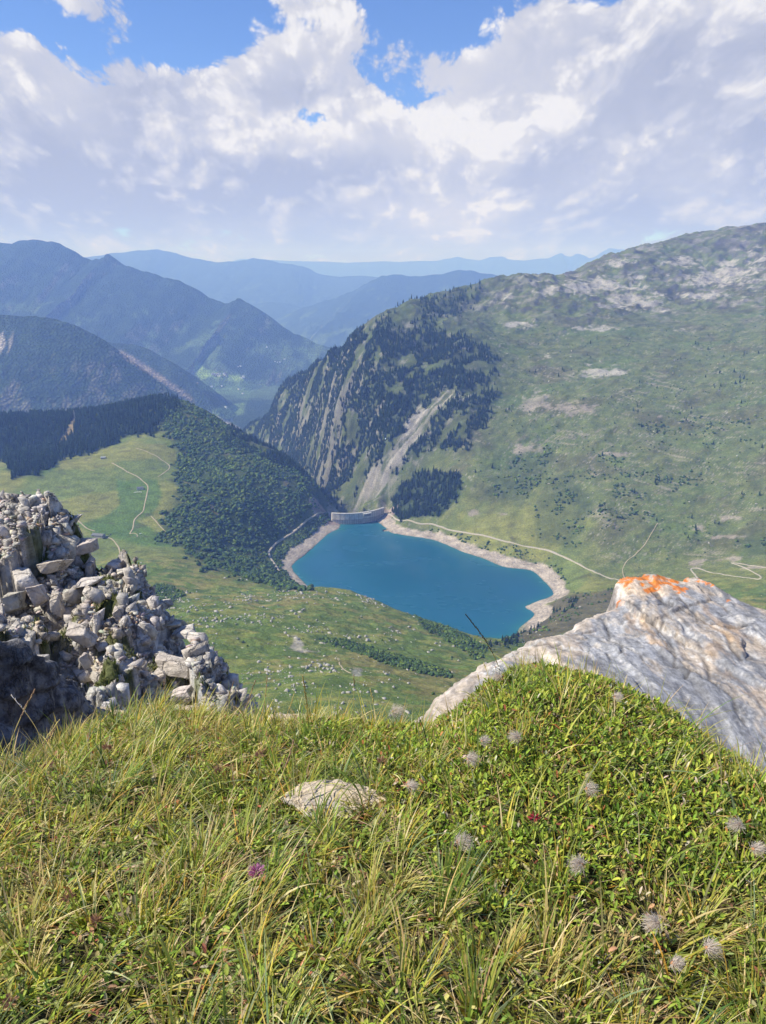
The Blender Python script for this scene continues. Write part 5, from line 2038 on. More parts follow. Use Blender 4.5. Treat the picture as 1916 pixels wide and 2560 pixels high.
# the distinct blocks of the outcrop
BLK = [  # u, v, Y, width px, flat, stretch, label
    (170, 1296, 7.45, 62, .55, (1.1, .8), 'grey angular block jutting from the top edge of the outcrop'),
    (172, 1340, 7.25, 74, 1.25, (.8, .8), 'tall pale block standing near the outcrop skyline above the barn'),
    (212, 1345, 7.30, 56, 1.0, (.8, .8), 'dark sided block leaning behind the tall pale one by the skyline'),
    (222, 1400, 7.2, 52, 2.0, (.55, .8), 'brown upright slab closing the right side of the upper outcrop'),
    (110, 1300, 7.4, 70, .45, (1.3, .8), 'thin flat slab lying near the top of the outcrop'),
    (100, 1322, 7.3, 60, .6, (1.2, .9), 'pointed grey stone below the thin flat slab'),
    (75, 1370, 7.0, 90, .8, (1.0, .9), 'large cream faced block with a dark cleft beneath'),
    (285, 1398, 7.35, 52, .7, (1.1, .8), 'white topped stone at the middle of the outcrop skyline'),
    (305, 1418, 7.2, 34, .7, (1, .9), 'small square stone on the skyline right of the white topped one'),
    (345, 1440, 7.15, 56, .75, (1.15, .9), 'rounded pale boulder on the step below the skyline'),
    (372, 1468, 7.1, 52, 1.1, (.9, .9), 'grey pitted boulder at the right shoulder of the outcrop'),
    (350, 1478, 6.95, 50, .6, (1.2, .9), 'pinkish slab under the rounded pale boulder'),
    (60, 1430, 6.7, 84, .55, (1.3, 1), 'broad oval stone on the rubble slope at the left'),
    (95, 1462, 6.5, 60, 1.5, (.6, .9), 'tilted upright slab with a black gap on its right'),
    (140, 1480, 6.4, 48, 1.6, (.5, .9), 'narrow standing slab right of the tilted one'),
    (225, 1440, 6.8, 62, .4, (1.3, .9), 'flat salmon coloured slab over the dark cleft'),
    (270, 1478, 6.6, 56, 1.9, (.55, .9), 'long vertical rib of rock in the central cleft'),
    (300, 1520, 6.35, 46, 2.6, (.5, .9), 'tallest vertical rib beside the dark gully'),
    (245, 1530, 6.2, 52, 2.0, (.5, .9), 'vertical grey rib left of the dark gully'),
    (335, 1525, 6.55, 62, 1.25, (.8, .9), 'big leaning block right of the dark gully'),
    (400, 1500, 6.95, 58, .6, (1.2, .9), 'bright block on the edge halfway down the outcrop'),
    (390, 1535, 6.75, 66, .6, (1.2, .9), 'wide pale boulder below the bright edge block'),
    (435, 1545, 6.75, 56, .65, (1.2, .9), 'white boulder above the mossy ledge'),
    (465, 1565, 6.65, 48, .6, (1.2, .9), 'rounded white boulder at the end of the mossy ledge'),
    (200, 1565, 5.9, 60, 1.1, (.9, .9), 'pale squat block amid the lower rubble'),
    (60, 1585, 5.7, 66, .9, (1, .9), 'light grey boulder above the shaded near rock'),
    (20, 1560, 5.9, 40, .8, (1, .9), 'smooth grey stone at the left edge of the photo'),
    (95, 1635, 5.3, 66, .55, (1.2, .9), 'smooth oval boulder just above the shaded near rock'),
    (215, 1625, 5.5, 40, 2.2, (.5, .9), 'slim pillar of stone standing in the lower rubble'),
    (430, 1650, 5.95, 74, .6, (1.3, .9), 'large cream slab above the lower dark cleft'),
    (490, 1640, 6.2, 62, .9, (.9, .9), 'speckled white block at the right of the large cream slab'),
    (400, 1680, 5.7, 52, 1.3, (.8, .9), 'blocky stone under the large cream slab'),
    (545, 1665, 6.2, 56, 1.2, (.8, .9), 'white corner block on the edge above the black hollow'),
    (505, 1700, 5.75, 44, 1.3, (.8, .9), 'bright knob of rock left of the black hollow'),
    (560, 1720, 5.95, 44, .9, (.8, .9), 'grey block on the lower right edge of the outcrop'),
    (600, 1735, 5.75, 58, .7, (1.2, .9), 'layered block near the lower right tip of the outcrop'),
    (625, 1760, 5.55, 60, .8, (1, .9), 'pinkish boulder at the very tip of the outcrop'),
    (590, 1765, 5.5, 52, .9, (1, .9), 'white boulder beside the pinkish one at the tip'),
    (510, 1745, 5.35, 54, .55, (1.3, .9), 'flat topped stone in front of the black hollow'),
    (540, 1780, 5.2, 44, 1.4, (.8, .8), 'sharp white fin of rock below the black hollow'),
    (450, 1720, 5.4, 52, .7, (1.1, .9), 'tan stone in the rubble left of the flat topped stone'),
    (330, 1650, 5.6, 48, .8, (1, .9), 'greyish stone beside the big mossy patch'),
    (285, 1690, 5.3, 44, .7, (1, .9), 'small pale block in the rubble below the mossy patch'),
    (30, 1480, 6.4, 70, 1.2, (.8, .9), 'leaning slab near the left photo edge halfway up'),
    (20, 1330, 7.2, 60, .6, (1.2, .9), 'rough stone beside the mossy tuft at the top left'),
    (130, 1400, 6.9, 60, .7, (1.1, .9), 'split grey stone in the middle of the upper rubble'),
]
for i, (u, v, Y, wpx, fl, stt, lab) in enumerate(BLK):
    p = PY(u, v, Y)
    sl = np.linalg.norm(p)
    R = wpx * sl / FOC * .5 * (.72 + .2 * ((i * 7) % 5) / 4)
    dims = (stt[0], stt[1], max(.42, fl * .8))
    V, Fc = hull_arrays(500 + i, 13, dims, .10, .055, 7.0)
    rr_ = np.random.default_rng(i)
    a = rr_.uniform(-.25, .25)
    V = V @ np.array([[math.cos(a), 0, math.sin(a)], [0, 1, 0], [-math.sin(a), 0, math.cos(a)]])
    c = np.ones((len(V), 3)) * rr_.uniform(.85, 1.1) * np.array([1 + rr_.uniform(-.03, .05), 1, 1 - rr_.uniform(-.03, .06)])
    me = mesh_data('rock_block', V * R, Fc, [m_crag], False, c)
    o = link('rock_block', me, None, (float(p[0]), float(p[1]), float(p[2]) - .60 * R * dims[2] - .03))
    tag(o, lab, 'rock', 'blocks of the left outcrop')
# smaller individual stones
r = np.random.default_rng(31)
n_st = 0
OUT_LM = [(30, 1290, 'by the top left moss'), (130, 1290, 'under the flat top slab'), (210, 1370, 'beside the tall skyline block'), (100, 1380, 'under the cream faced block'), (30, 1430, 'at the left edge halfway up'),
          (160, 1460, 'between the tilted upright slabs'), (290, 1430, 'behind the middle skyline stones'), (360, 1470, 'on the right shoulder'), (250, 1560, 'left of the dark gully'), (330, 1570, 'in the dark gully'),
          (60, 1540, 'over the left rubble slope'), (140, 1600, 'above the shaded boulders'), (220, 1660, 'in the lower rubble'), (420, 1560, 'by the mossy ledge'), (380, 1640, 'on the big mossy patch'),
          (460, 1640, 'beside the large cream slab'), (330, 1740, 'in the bottom rubble behind the grass'), (470, 1720, 'left of the black hollow'), (550, 1740, 'in the black hollow'), (610, 1760, 'near the outcrop tip')]
while n_st < 150:
    u, v = r.uniform(0, 640), r.uniform(1260, 1800)
    x, y = r.uniform(-4.6, -.9), r.uniform(4.6, 7.7)
    if poly_sd(np.array([x]), np.array([y]), OXY)[0] > -.06:
        continue
    z = float(oz_at(np.array([x]), np.array([y]))[0])
    R = .028 + .055 * r.uniform() ** 2
    V, Fc = hull_arrays(1000 + n_st, 9, (r.uniform(.8, 1.4), .85, r.uniform(.35, 1.1)), 0, 0)
    c = np.ones((len(V), 3)) * r.uniform(.85, 1.15)
    o = link('rock', mesh_data('rock', V * R, Fc, [m_crag], False, c), None, (x, y, z + .1 * R), r.uniform(0, 6))
    su, sv = project(x, y, z)
    w_ = min(OUT_LM, key=lambda q_: (q_[0] - su) ** 2 + (q_[1] - sv) ** 2)[2]
    tag(o, ('fist sized' if R < .06 else ('head sized' if R > .09 else 'medium')) + ' loose outcrop stone ' + w_, 'rock', 'loose stones on the outcrop')
    n_st += 1

# ------------------------------------------------------------------ near shaded rocks at the left edge


def face_rock(label, outline, Y, depth, seed, top=None):
    """a block whose camera side follows an outline (u, v, Y); it has real depth behind"""
    P = [PY(u, v, yy) for u, v, yy in outline]
    P = np.array(P)
    c = P.mean(0)
    n = len(P)
    front = P
    mid = P + (P - c) * .03 + np.array([0, .03, 0])
    back = P + (P - c) * -.10 + np.array([-.10, depth, -.78 * depth])
    g_ = bmesh.new()
    rings = []
    for R_ in (front, back):
        rings.append([g_.verts.new(q_) for q_ in R_])
    for k_ in range(n):
        g_.faces.new([rings[0][k_], rings[0][(k_ + 1) % n], rings[1][(k_ + 1) % n], rings[1][k_]])
    g_.faces.new(rings[0][::-1])
    g_.faces.new(rings[1])
    bmesh.ops.recalc_face_normals(g_, faces=g_.faces[:])
    bmesh.ops.triangulate(g_, faces=g_.faces[:])
    for _ in range(6):
        bmesh.ops.subdivide_edges(g_, edges=[e for e in g_.edges if e.calc_length() > .022], cuts=1, use_grid_fill=True)
    bmesh.ops.triangulate(g_, faces=g_.faces[:])
    V_ = np.array([v_.co[:] for v_ in g_.verts])
    g_.normal_update()
    N_ = np.array([v_.normal[:] for v_ in g_.verts])
    F_ = np.array([[v_.index for v_ in f_.verts] for f_ in g_.faces])
    g_.free()
    st_ = np.round((V_ @ np.array([.5, .2, .84]) + .05 * fbm3(V_ * 3, 3, seed)) * 11) / 11 - V_ @ np.array([.5, .2, .84])
    V_ = V_ + N_ * (.040 * fbm3(V_ * 8 + seed, 6, seed, .6) + .03 * np.abs(fbm3(V_ * 2.5, 3, seed + 4)) + .25 * st_)[:, None]
    return tag(link('boulder', mesh_data('boulder', V_, F_, [m_shade], True)), label, 'rock', 'shaded near rocks')


face_rock('large dark shaded boulder at the left photo edge behind the grass', [(-420, 1420, 1.75), (-160, 1560, 2.12), (22, 1618, 2.32), (55, 1652, 2.36), (110, 1658, 2.42), (122, 1700, 2.44), (112, 1840, 2.36), (95, 1900, 2.28), (-420, 1960, 1.70)], 2.3, .55, 1)  # left end, out of view, raised and pulled forward to shade the face
face_rock('smaller dark shaded boulder right of the large one', [(118, 1712, 2.46), (150, 1716, 2.52), (180, 1742, 2.58), (200, 1768, 2.62), (216, 1800, 2.64), (205, 1840, 2.56), (150, 1880, 2.44), (108, 1880, 2.38)], 2.4, .45, 2)
face_rock('low grey stone at the left edge under the large dark boulder', [(-320, 1860, 1.90), (0, 1822, 1.98), (50, 1838, 2.02), (62, 1880, 1.98), (85, 1930, 1.92), (60, 1965, 1.84), (-320, 2000, 1.72)], 1.9, .3, 3)

# ------------------------------------------------------------------ right boulder: a broad tilted slab of banded schist
SP = []
CREST = [(1010, 1800, 2.06), (1040, 1778, 2.12), (1090, 1735, 2.22), (1150, 1690, 2.33), (1200, 1655, 2.42), (1240, 1632, 2.48), (1290, 1606, 2.56), (1330, 1590, 2.63), (1400, 1570, 2.74), (1450, 1538, 2.86), (1500, 1515, 2.95), (1536, 1502, 3.0),
         (1540, 1452, 3.12), (1562, 1432, 3.2), (1600, 1428, 3.24), (1660, 1434, 3.24), (1705, 1444, 3.2), (1712, 1432, 3.24), (1745, 1432, 3.24), (1800, 1455, 3.18), (1850, 1487, 3.08), (1916, 1516, 2.98), (2050, 1570, 2.8), (2250, 1680, 2.5), (2500, 1850, 2.1)]
for c_ in CREST:
    SP.append(PY(*c_))
for u, v, Y in [(1900, 1920, 1.90), (1750, 1800, 2.06), (1650, 1730, 2.18), (1500, 1650, 2.40), (1400, 1680, 2.28), (1250, 1700, 2.22), (1130, 1790, 2.03), (1700, 1600, 2.62), (1800, 1700, 2.32),
                (1600, 1520, 2.88), (1450, 1600, 2.60), (1850, 1620, 2.55), (1300, 1660, 2.38), (1580, 1475, 3.05), (1700, 1500, 2.98), (2100, 1900, 1.95), (1700, 1990, 1.7)]:
    SP.append(PY(u, v, Y))
T4 = TPS(SP, 1e-5)
SOUT = np.array([PY(*c_)[:2] for c_ in CREST] + [[3.2, 1.2], [1.6, 1.0], [.9, 1.2], [.35, 1.5], [.02, 1.85]])
bx_ = np.arange(-.25, 3.3, .0085)
by_ = np.arange(1.0, 3.75, .0085)
BX, BY = np.meshgrid(bx_, by_)
# foliation runs from the crest down towards the right
dirx, diry = math.sin(math.radians(-3)), math.cos(math.radians(-3))
al = BX * dirx + BY * diry
ac = BX * diry - BY * dirx
wv = .10 * fbm2(BX / .5, BY / .5, 4, 700)
fol = fbm2((ac + wv) / .13, al / .55, 6, 701, .6)
fol2 = fbm2((ac + wv) / .030, al / .14, 5, 702, .6)
big_ = fbm2((ac + wv) / .42, al / 1.3, 4, 703)
stp = (ac + 1.6 * wv) / .23
stepz = (stp - np.floor(stp))
BZ = T4(BX, BY) + .012 * big_ + .006 * fol + .003 * fol2 + .015 * (sstep(stepz, 0, .10) - stepz) + .006 * fbm2(BX / .05, BY / .05, 5, 704, .6)
hh, tt_, ee, cc_ = cells(BX + wv + .03 * fbm2(BX / .06, BY / .06, 4, 705), BY + wv, .46, 710, 1.9, math.radians(14))
BZ += .012 * hh + .020 * tt_ - .010 * (1 - sstep(ee, 0, .014)) * sstep(fbm2(BX / .2, BY / .2, 3, 739), -.2, .2)
hh2, tt2, ee2, cc2 = cells(BX + 1.5 * wv, BY + .02 * fbm2(BX / .05, BY / .05, 4, 706), .15, 715, 2.2, math.radians(-12))
brk = sstep(fbm2(BX / .4, BY / .4, 3, 716), .0, .25)
BZ += (.012 * hh2 + .03 * tt2) * brk - .005 * (1 - sstep(ee2, 0, .03)) * brk
bsd = poly_sd(BX + .02 * fol, BY + .02 * fol2 + .015 * fol, SOUT)
BZ = BZ - np.maximum(bsd, 0) * 4.5 - .03 * sstep(bsd, -.07, .0)
crk = np.full(BX.shape, 9.0)
cr_r = np.random.default_rng(6)
for (pa, pb) in [((1490, 1530), (1560, 1640)), ((1560, 1500), (1690, 1620)), ((1600, 1475), (1760, 1560)), ((1660, 1560), (1720, 1700)), ((1700, 1500), (1880, 1640)), ((1330, 1610), (1420, 1640)),
                 ((1640, 1520), (1700, 1512)), ((1780, 1560), (1860, 1560)), ((1500, 1600), (1600, 1650)), ((1760, 1640), (1850, 1800)), ((1240, 1650), (1330, 1630)), ((1620, 1600), (1800, 1720))]:
    A_ = PZ(pa[0], pa[1], -1.33)[:2]
    B_ = PZ(pb[0], pb[1], -1.33)[:2]
    for k_ in range(6):
        a_ = A_ + (B_ - A_) * k_ / 6 + (cr_r.normal(0, .018, 2) if k_ else 0)
        if k_:
            a_ = last_
        b_ = A_ + (B_ - A_) * (k_ + 1) / 6 + cr_r.normal(0, .018, 2)
        last_ = b_
        e_ = b_ - a_
        tt0 = np.clip(((BX - a_[0]) * e_[0] + (BY - a_[1]) * e_[1]) / (e_ @ e_ + 1e-9), 0, 1)
        crk = np.minimum(crk, np.hypot(BX - a_[0] - tt0 * e_[0], BY - a_[1] - tt0 * e_[1]) + .004 * np.abs(fbm2(BX / .03, BY / .03, 2, 745)))
BZ -= .010 * np.exp(-(crk / .0065) ** 2)
UB, VB = project(BX, BY, BZ)
lich = np.zeros(BX.shape)
ln = fbm2(BX / .035, BY / .035, 5, 720)
ln2 = fbm2(BX / .14, BY / .12, 4, 721)
for cu, cv, ru, rv, w_ in [(1600, 1440, 60, 14, 1), (1650, 1448, 50, 16, 1), (1636, 1462, 30, 18, 1), (1690, 1442, 26, 10, .8), (1560, 1450, 24, 24, .9), (1625, 1476, 20, 8, 1), (1696, 1474, 20, 8, 1.2), (1552, 1490, 14, 34, .5),
                           (1780, 1452, 32, 10, 1.1), (1812, 1466, 24, 8, 1.0), (1720, 1440, 18, 8, .6), (1822, 1502, 8, 6, .8), (1350, 1560, 22, 6, .3), (1715, 1452, 12, 6, .7)]:
    lich = np.maximum(lich, w_ * np.exp(-((UB - cu) / ru) ** 2 - ((VB - cv) / rv) ** 2))
lich = sstep(lich + (1.25 * ln + .4 * ln2) * sstep(lich, .0, .35), .46, .60) * (bsd < .14)
cream = fbm2((ac + 2 * wv) / .20, al / .75, 6, 730, .6) + .45 * fbm2(BX / .3, BY / .3, 4, 731)
edge_w = np.exp(-np.maximum(-bsd, 0) / .16)
BA = np.zeros(BX.shape + (3,)) + C(.215, .220, .236)
BA = mixc(BA, C(.300, .308, .328), sstep(fol + .4 * fbm2(BX / .25, BY / .25, 4, 733), -.2, .3))
BA = mixc(BA, C(.45, .375, .295), sstep(cream + .55 * edge_w + .25 * fol2, .08, .36) * .85)
BA = mixc(BA, C(.46, .41, .37), sstep(edge_w * 1.0 + .9 * fol2, .62, .95) * .6)
BA = mixc(BA, C(.50, .49, .475), (1 - sstep(np.abs(fbm2((ac + 2 * wv) / .11, al / .5, 5, 735)), .012, .045)) * .7)
BA = mixc(BA, C(.50, .455, .40), sstep(fbm2(BX / .09, BY / .13, 5, 736, .6), .22, .34) * .7)
BA = mixc(BA, C(.14, .14, .155), sstep(fbm2((ac + wv) / .16, al / .35, 5, 738, .6), .16, .36) * .6)
BA = mixc(BA, C(.10, .095, .10), (1 - sstep(ee, .004, .022)) * .6 * sstep(fbm2(BX / .2, BY / .2, 3, 739), -.2, .2))
BA = mixc(BA, C(.12, .115, .12), sstep(fbm2(BX / .03, BY / .03, 3, 737), .45, .6) * .35)
BA = mixc(BA, C(.07, .065, .065), np.exp(-(crk / .006) ** 2) * .85)
BA = mixc(BA, C(.46, .31, .18), sstep(fbm2((ac + wv) / .12, al / .4, 5, 747, .6), .18, .34) * .55 * np.exp(-(crk / .12) ** 2))
BA = mixc(BA, C(.60, .185, .030), lich * (.72 + .28 * sstep(ln, -.2, .3)))
BA = mixc(BA, C(.60, .46, .33), (1 - lich) * sstep(np.exp(-((UB - 1620) / 110) ** 2 - ((VB - 1465) / 45) ** 2) + .5 * ln, .5, .9) * .6)
m_slab, nt = new_mat('banded_schist')
b = NB(nt)
oc = b.obj()
st_ = b.mapping(oc, (9, 2.6, 6), rot=(0, 0, math.radians(-3)))
f1 = b.noise(st_, 3.2, 8.0, .7)
f2 = b.noise(oc, 45.0, 8.0, .72)
c = b.scale_rgb(b.attr(), b.ss(f1, .32, .68, .66, 1.30))
c = b.scale_rgb(c, b.ss(f2, .34, .66, .74, 1.26))
h = b.math('ADD', b.math('MULTIPLY', f1, 1.1), b.math('MULTIPLY', f2, .5))
b.finish(c, .8, b.bump(h, .9, .008), .3)
kf = bsd < .55
Fq = grid_faces(*BX.shape)
Fq = Fq[kf.ravel()[Fq].all(1)]
used = np.unique(Fq)
remap = np.zeros(BX.size, dtype=np.int64)
remap[used] = np.arange(len(used))
tag(link('boulder', mesh_data('boulder', np.stack([BX, BY, BZ], 2).reshape(-1, 3)[used], remap[Fq], [m_slab], True, BA.reshape(-1, 3)[used])),
    'huge grey and cream banded boulder with orange lichen behind the leafy mound', 'rock')

# stones in and behind the turf
m_tstone = rock_mat('cream_turf_stone', (.56, .50, .42), (.36, .34, .33), (.60, .47, .30), 5.0, .6, .008)


def turf_stone(label, u, v, Y, wpx, fl, stt, seed, dz=0.0, ic=ICO4):
    p = PY(u, v, Y)
    R = wpx * np.linalg.norm(p) / FOC * .5
    V, Fc = hull_arrays(seed, -22, (stt[0], stt[1], fl), .045, .10)
    return tag(link('stone', mesh_data('stone', V * R, Fc, [m_tstone], True), None, (float(p[0]), float(p[1]), float(p[2]) + dz)), label, 'stone')


turf_stone('pale cream stone embedded in the middle of the grass', 846, 2000, 1.285, 310, .22, (1.0, .55), 802, -.012)
turf_stone('flat cream rock just behind the grass edge at the centre', 745, 1815, 2.2, 200, .30, (1.05, .6), 803, 0)
turf_stone('low pale rock behind the grass under the outcrop', 480, 1812, 2.6, 260, .28, (1.1, .5), 804, 0)
turf_stone('pale broken rock behind the grass right of the shaded boulders', 300, 1812, 2.7, 190, .40, (1.0, .6), 805, 0)
turf_stone('small grey stone half hidden in the grass left of centre', 325, 1905, 1.62, 44, .8, (.8, .8), 806, 0, ICO3)
turf_stone('tiny grey stone showing through the grass above the middle', 455, 1893, 1.66, 34, .6, (1, .8), 807, 0, ICO3)

# ------------------------------------------------------------------ turf plants
RG = np.random.default_rng(99)
LEAFY = [(930, 1780), (1100, 1730), (1170, 1600), (1420, 1600), (1660, 1700), (1960, 1900), (1960, 2260), (1700, 2240), (1400, 2290), (1150, 2200), (1020, 2080), (940, 1960), (760, 1900), (770, 1830)]


def cand_points(n, ylo=.12, yhi=2.25):
    """random points of the turf seen in (or just outside) the frame, evenly spread on the ground"""
    y = np.sqrt(RG.uniform(ylo ** 2, yhi ** 2, n))
    x = RG.uniform(-1.05, 1.05, n) * (y + .35)
    z = gz(x, y) + .018 * fbm2(x / .22, y / .22, 4, 401)
    return x, y, z


def on_turf(x, y, z):
    u, v = project(x, y, z)
    eu = [e[0] for e in EDGE]
    ex = np.array([PY(*e)[0] for e in EDGE])
    ey = np.array([PY(*e)[1] for e in EDGE])
    lim = np.interp(x, ex, ey)
    return y < lim + .12 + .05 * fbm2(x / .1, y / .1, 3, 900)


def blades(name, label, n, length, width, dens_fn, pal, lean, lean_sd, tilt0, curl, seed, seg=5, mat=None, cat='grass'):
    r_ = np.random.default_rng(seed)
    n = int(n * 1.55)
    x, y, z = cand_points(int(n * 2.8))
    u, v = project(x, y, z)
    keep_ = on_turf(x, y, z) & (r_.uniform(0, 1, len(x)) < dens_fn(x, y, u, v)) & (v < 5200)
    x, y, z, u, v = [q_[keep_][:n] for q_ in (x, y, z, u, v)]
    n = len(x)
    # tussocks: blades splay out from their tuft's centre
    ix_, iy_ = np.floor(x / .075), np.floor(y / .075)
    tx = (ix_ + rnd01(ix_, iy_, 61)) * .075
    ty = (iy_ + rnd01(ix_, iy_, 62)) * .075
    pull = rnd01(ix_, iy_, 63) * .75
    ho = np.arctan2(y - ty, x - tx)
    x = x + (tx - x) * pull
    y = y + (ty - y) * pull
    z = gz(x, y) + .018 * fbm2(x / .22, y / .22, 4, 401)
    hn = fbm2(x / .18, y / .18, 3, seed + 1)
    hl = lean + 2.2 * hn + 1.2 * (rnd01(ix_, iy_, 64) - .5) + r_.normal(0, lean_sd, n)
    h = np.arctan2(np.sin(hl) * .8 + np.sin(ho), np.cos(hl) * .8 + np.cos(ho))
    L_ = r_.uniform(length[0], length[1], n) * (.75 + .5 * r_.uniform(0, 1, n))
    th = np.abs(r_.normal(tilt0, .35, n))
    k_ = r_.uniform(curl[0], curl[1], n)
    W_ = r_.uniform(width[0], width[1], n)
    hv = np.stack([np.cos(h), np.sin(h), np.zeros(n)], 1)
    tw = h + math.pi / 2 + r_.normal(0, .5, n)
    wvec = np.stack([np.cos(tw), np.sin(tw), r_.normal(0, .15, n)], 1)
    P = np.stack([x, y, z - .004], 1)
    VV = []
    for s in range(seg + 1):
        f_ = s / seg
        w_ = W_ * (1 - f_ ** 1.7) * (.65 + .35 * min(1, f_ * 5)) + .00015
        VV.append(P - wvec * w_[:, None] * .5)
        VV.append(P + wvec * w_[:, None] * .5)
        a = th + k_ * f_
        P = P + (hv * np.sin(a)[:, None] + np.array([0, 0, 1]) * np.cos(a)[:, None]) * (L_ / seg)[:, None]
    m_ = 2 * (seg + 1)
    V_ = np.stack(VV, 1).reshape(-1, 3)
    # keep blades above the soil
    base = (np.arange(n) * m_)[:, None]
    q_ = np.array([[2 * s, 2 * s + 1, 2 * s + 3, 2 * s + 2] for s in range(seg)])
    F_ = (base[:, :, None] + q_[None]).reshape(-1, 4)
    pal = np.array(pal)
    wts = pal[:, 3] / pal[:, 3].sum()
    # tussocks share a colour
    ci = r_.choice(len(pal), n, p=wts)
    col_ = pal[ci, :3] * r_.uniform(.72, 1.30, (n, 1)) * (1 + r_.normal(0, .06, (n, 3)))
    strawy = (.75 * sstep(fbm2(x / .16, y / .16, 4, 960), .08, .35) * r_.uniform(0, 1, n))[:, None]
    col_ = col_ + (np.array([.52, .43, .20]) - col_) * strawy
    tc_ = rnd01(ix_, iy_, 66)[:, None]
    deep = sstep(fbm2(x / .13, y / .13, 4, 961), .02, .30)[:, None]
    col_ = col_ * (1 - deep * np.array([.42, .22, .15])) * (.78 + .44 * tc_)
    col_ = col_ * np.array([1.24, 1.14, 1.0])
    ft = (np.arange(seg + 1) / seg)
    tipc = np.array([.34, .27, .10])
    dry = np.clip(r_.normal(.15, .35, n), 0, .9)
    cc = col_[:, None, :] + (tipc - col_)[:, None, :] * (dry[:, None] * ft[None] ** 2)[..., None]
    cc = np.repeat(cc, 2, 1).reshape(-1, 3)
    return tag(link(name, mesh_data(name, V_, F_, [mat], True, np.clip(cc, .005, .8))), label, cat, kind='stuff')


m_blade = mat_tint('grass_blades', .55, .10, 40.0, .38, .35)
m_leafm = mat_tint('small_leaves', .58, .15, 60.0, .28, .3)
leafy_poly = np.array(LEAFY, dtype=float)


def leafiness(x, y, u, v):
    sdl = poly_sd(u + 60 * fbm2(x / .12, y / .12, 3, 910), v + 50 * fbm2(x / .12, y / .12, 3, 911), leafy_poly)
    L1 = (1 - sstep(sdl, -60, 50)) * (1 - .72 * sstep(fbm2(x / .17, y / .17, 4, 912), .14, .34))
    L2 = .75 * sstep(fbm2(x / .20, y / .20, 4, 913), .20, .38)
    return np.maximum(L1, L2)


tuft = lambda x, y: fbm2(x / .10, y / .10, 4, 920)
PAL_G = [(.190, .265, .036, 3.2), (.290, .345, .046, 3.2), (.105, .165, .042, 1.8), (.42, .41, .070, 2.6), (.62, .53, .29, 2.4), (.48, .30, .055, .7), (.17, .23, .12, 1.3)]
PAL_Y = [(.36, .38, .06, 3), (.48, .43, .08, 2), (.52, .30, .04, 1.1), (.58, .49, .26, 1), (.13, .19, .035, 2)]
PAL_S = [(.62, .53, .34, 3), (.55, .44, .24, 2), (.40, .24, .11, 1)]
blades('grass', 'short dense green grass covering the whole foreground', 64000, (.016, .056), (.0018, .0042),
       lambda x, y, u, v: (1 - .66 * leafiness(x, y, u, v)) * (.65 + .5 * tuft(x, y)), PAL_G, .5, 1.6, .65, (.2, 1.9), 1001, 4, m_blade)
blades('grass', 'long fine grass blades leaning to the right across the foreground', 11000, (.05, .125), (.0018, .0040),
       lambda x, y, u, v: (1 - .86 * leafiness(x, y, u, v)) * sstep(tuft(x, y), -.25, .25), PAL_G, .45, .55, .55, (.4, 1.5), 1002, 6, m_blade)
TUS = RG.uniform(0, 1, (34, 3))
TUX = (TUS[:, 0] - .5) * 1.5
TUY = .62 + TUS[:, 1] * .95


def tuss(x, y, u, v):
    m = np.zeros(x.shape)
    for a_, b_ in zip(TUX, TUY):
        m = np.maximum(m, np.exp(-((x - a_) ** 2 + (y - b_) ** 2) / .034 ** 2))
    return m * (1 - .8 * leafiness(x, y, u, v)) * 3


blades('grass', 'dense dark green tussocks of long broad blades standing in the foreground turf', 5200, (.07, .15), (.0024, .0046),
       tuss, [(.13, .21, .035, 3), (.20, .29, .045, 3), (.30, .34, .06, 1.5), (.55, .46, .22, .8), (.16, .23, .12, 1)], .5, .8, .45, (.4, 1.7), 1006, 7, m_blade)
blades('grass', 'thin yellow and orange grass tufts on the right of the foreground', 14000, (.04, .10), (.0010, .0020),
       lambda x, y, u, v: sstep(fbm2(x / .085, y / .085, 3, 930), .04, .24) * (.35 + .65 * sstep(u, 850, 1100)) * (1 - .5 * leafiness(x, y, u, v)), PAL_Y, 1.3, .5, .28, (.1, .7), 1003, 5, m_blade)
blades('grass', 'dead straw coloured grass lying over the turf', 20000, (.025, .08), (.0012, .0030),
       lambda x, y, u, v: (.55 + 1.3 * fbm2(x / .2, y / .2, 3, 931)) * (1 - .6 * leafiness(x, y, u, v)), PAL_S, .3, 1.8, 1.15, (.1, .7), 1004, 4, m_blade)
blades('grass', 'wispy grass fringe standing along the far turf edge', 4200, (.04, .10), (.0011, .0020),
       lambda x, y, u, v: sstep(-v, -1960, -1850) * (1 - sstep(u, 1040, 1100)) + .05, PAL_Y, .6, 1.2, .25, (.1, .8), 1005, 6, m_blade)


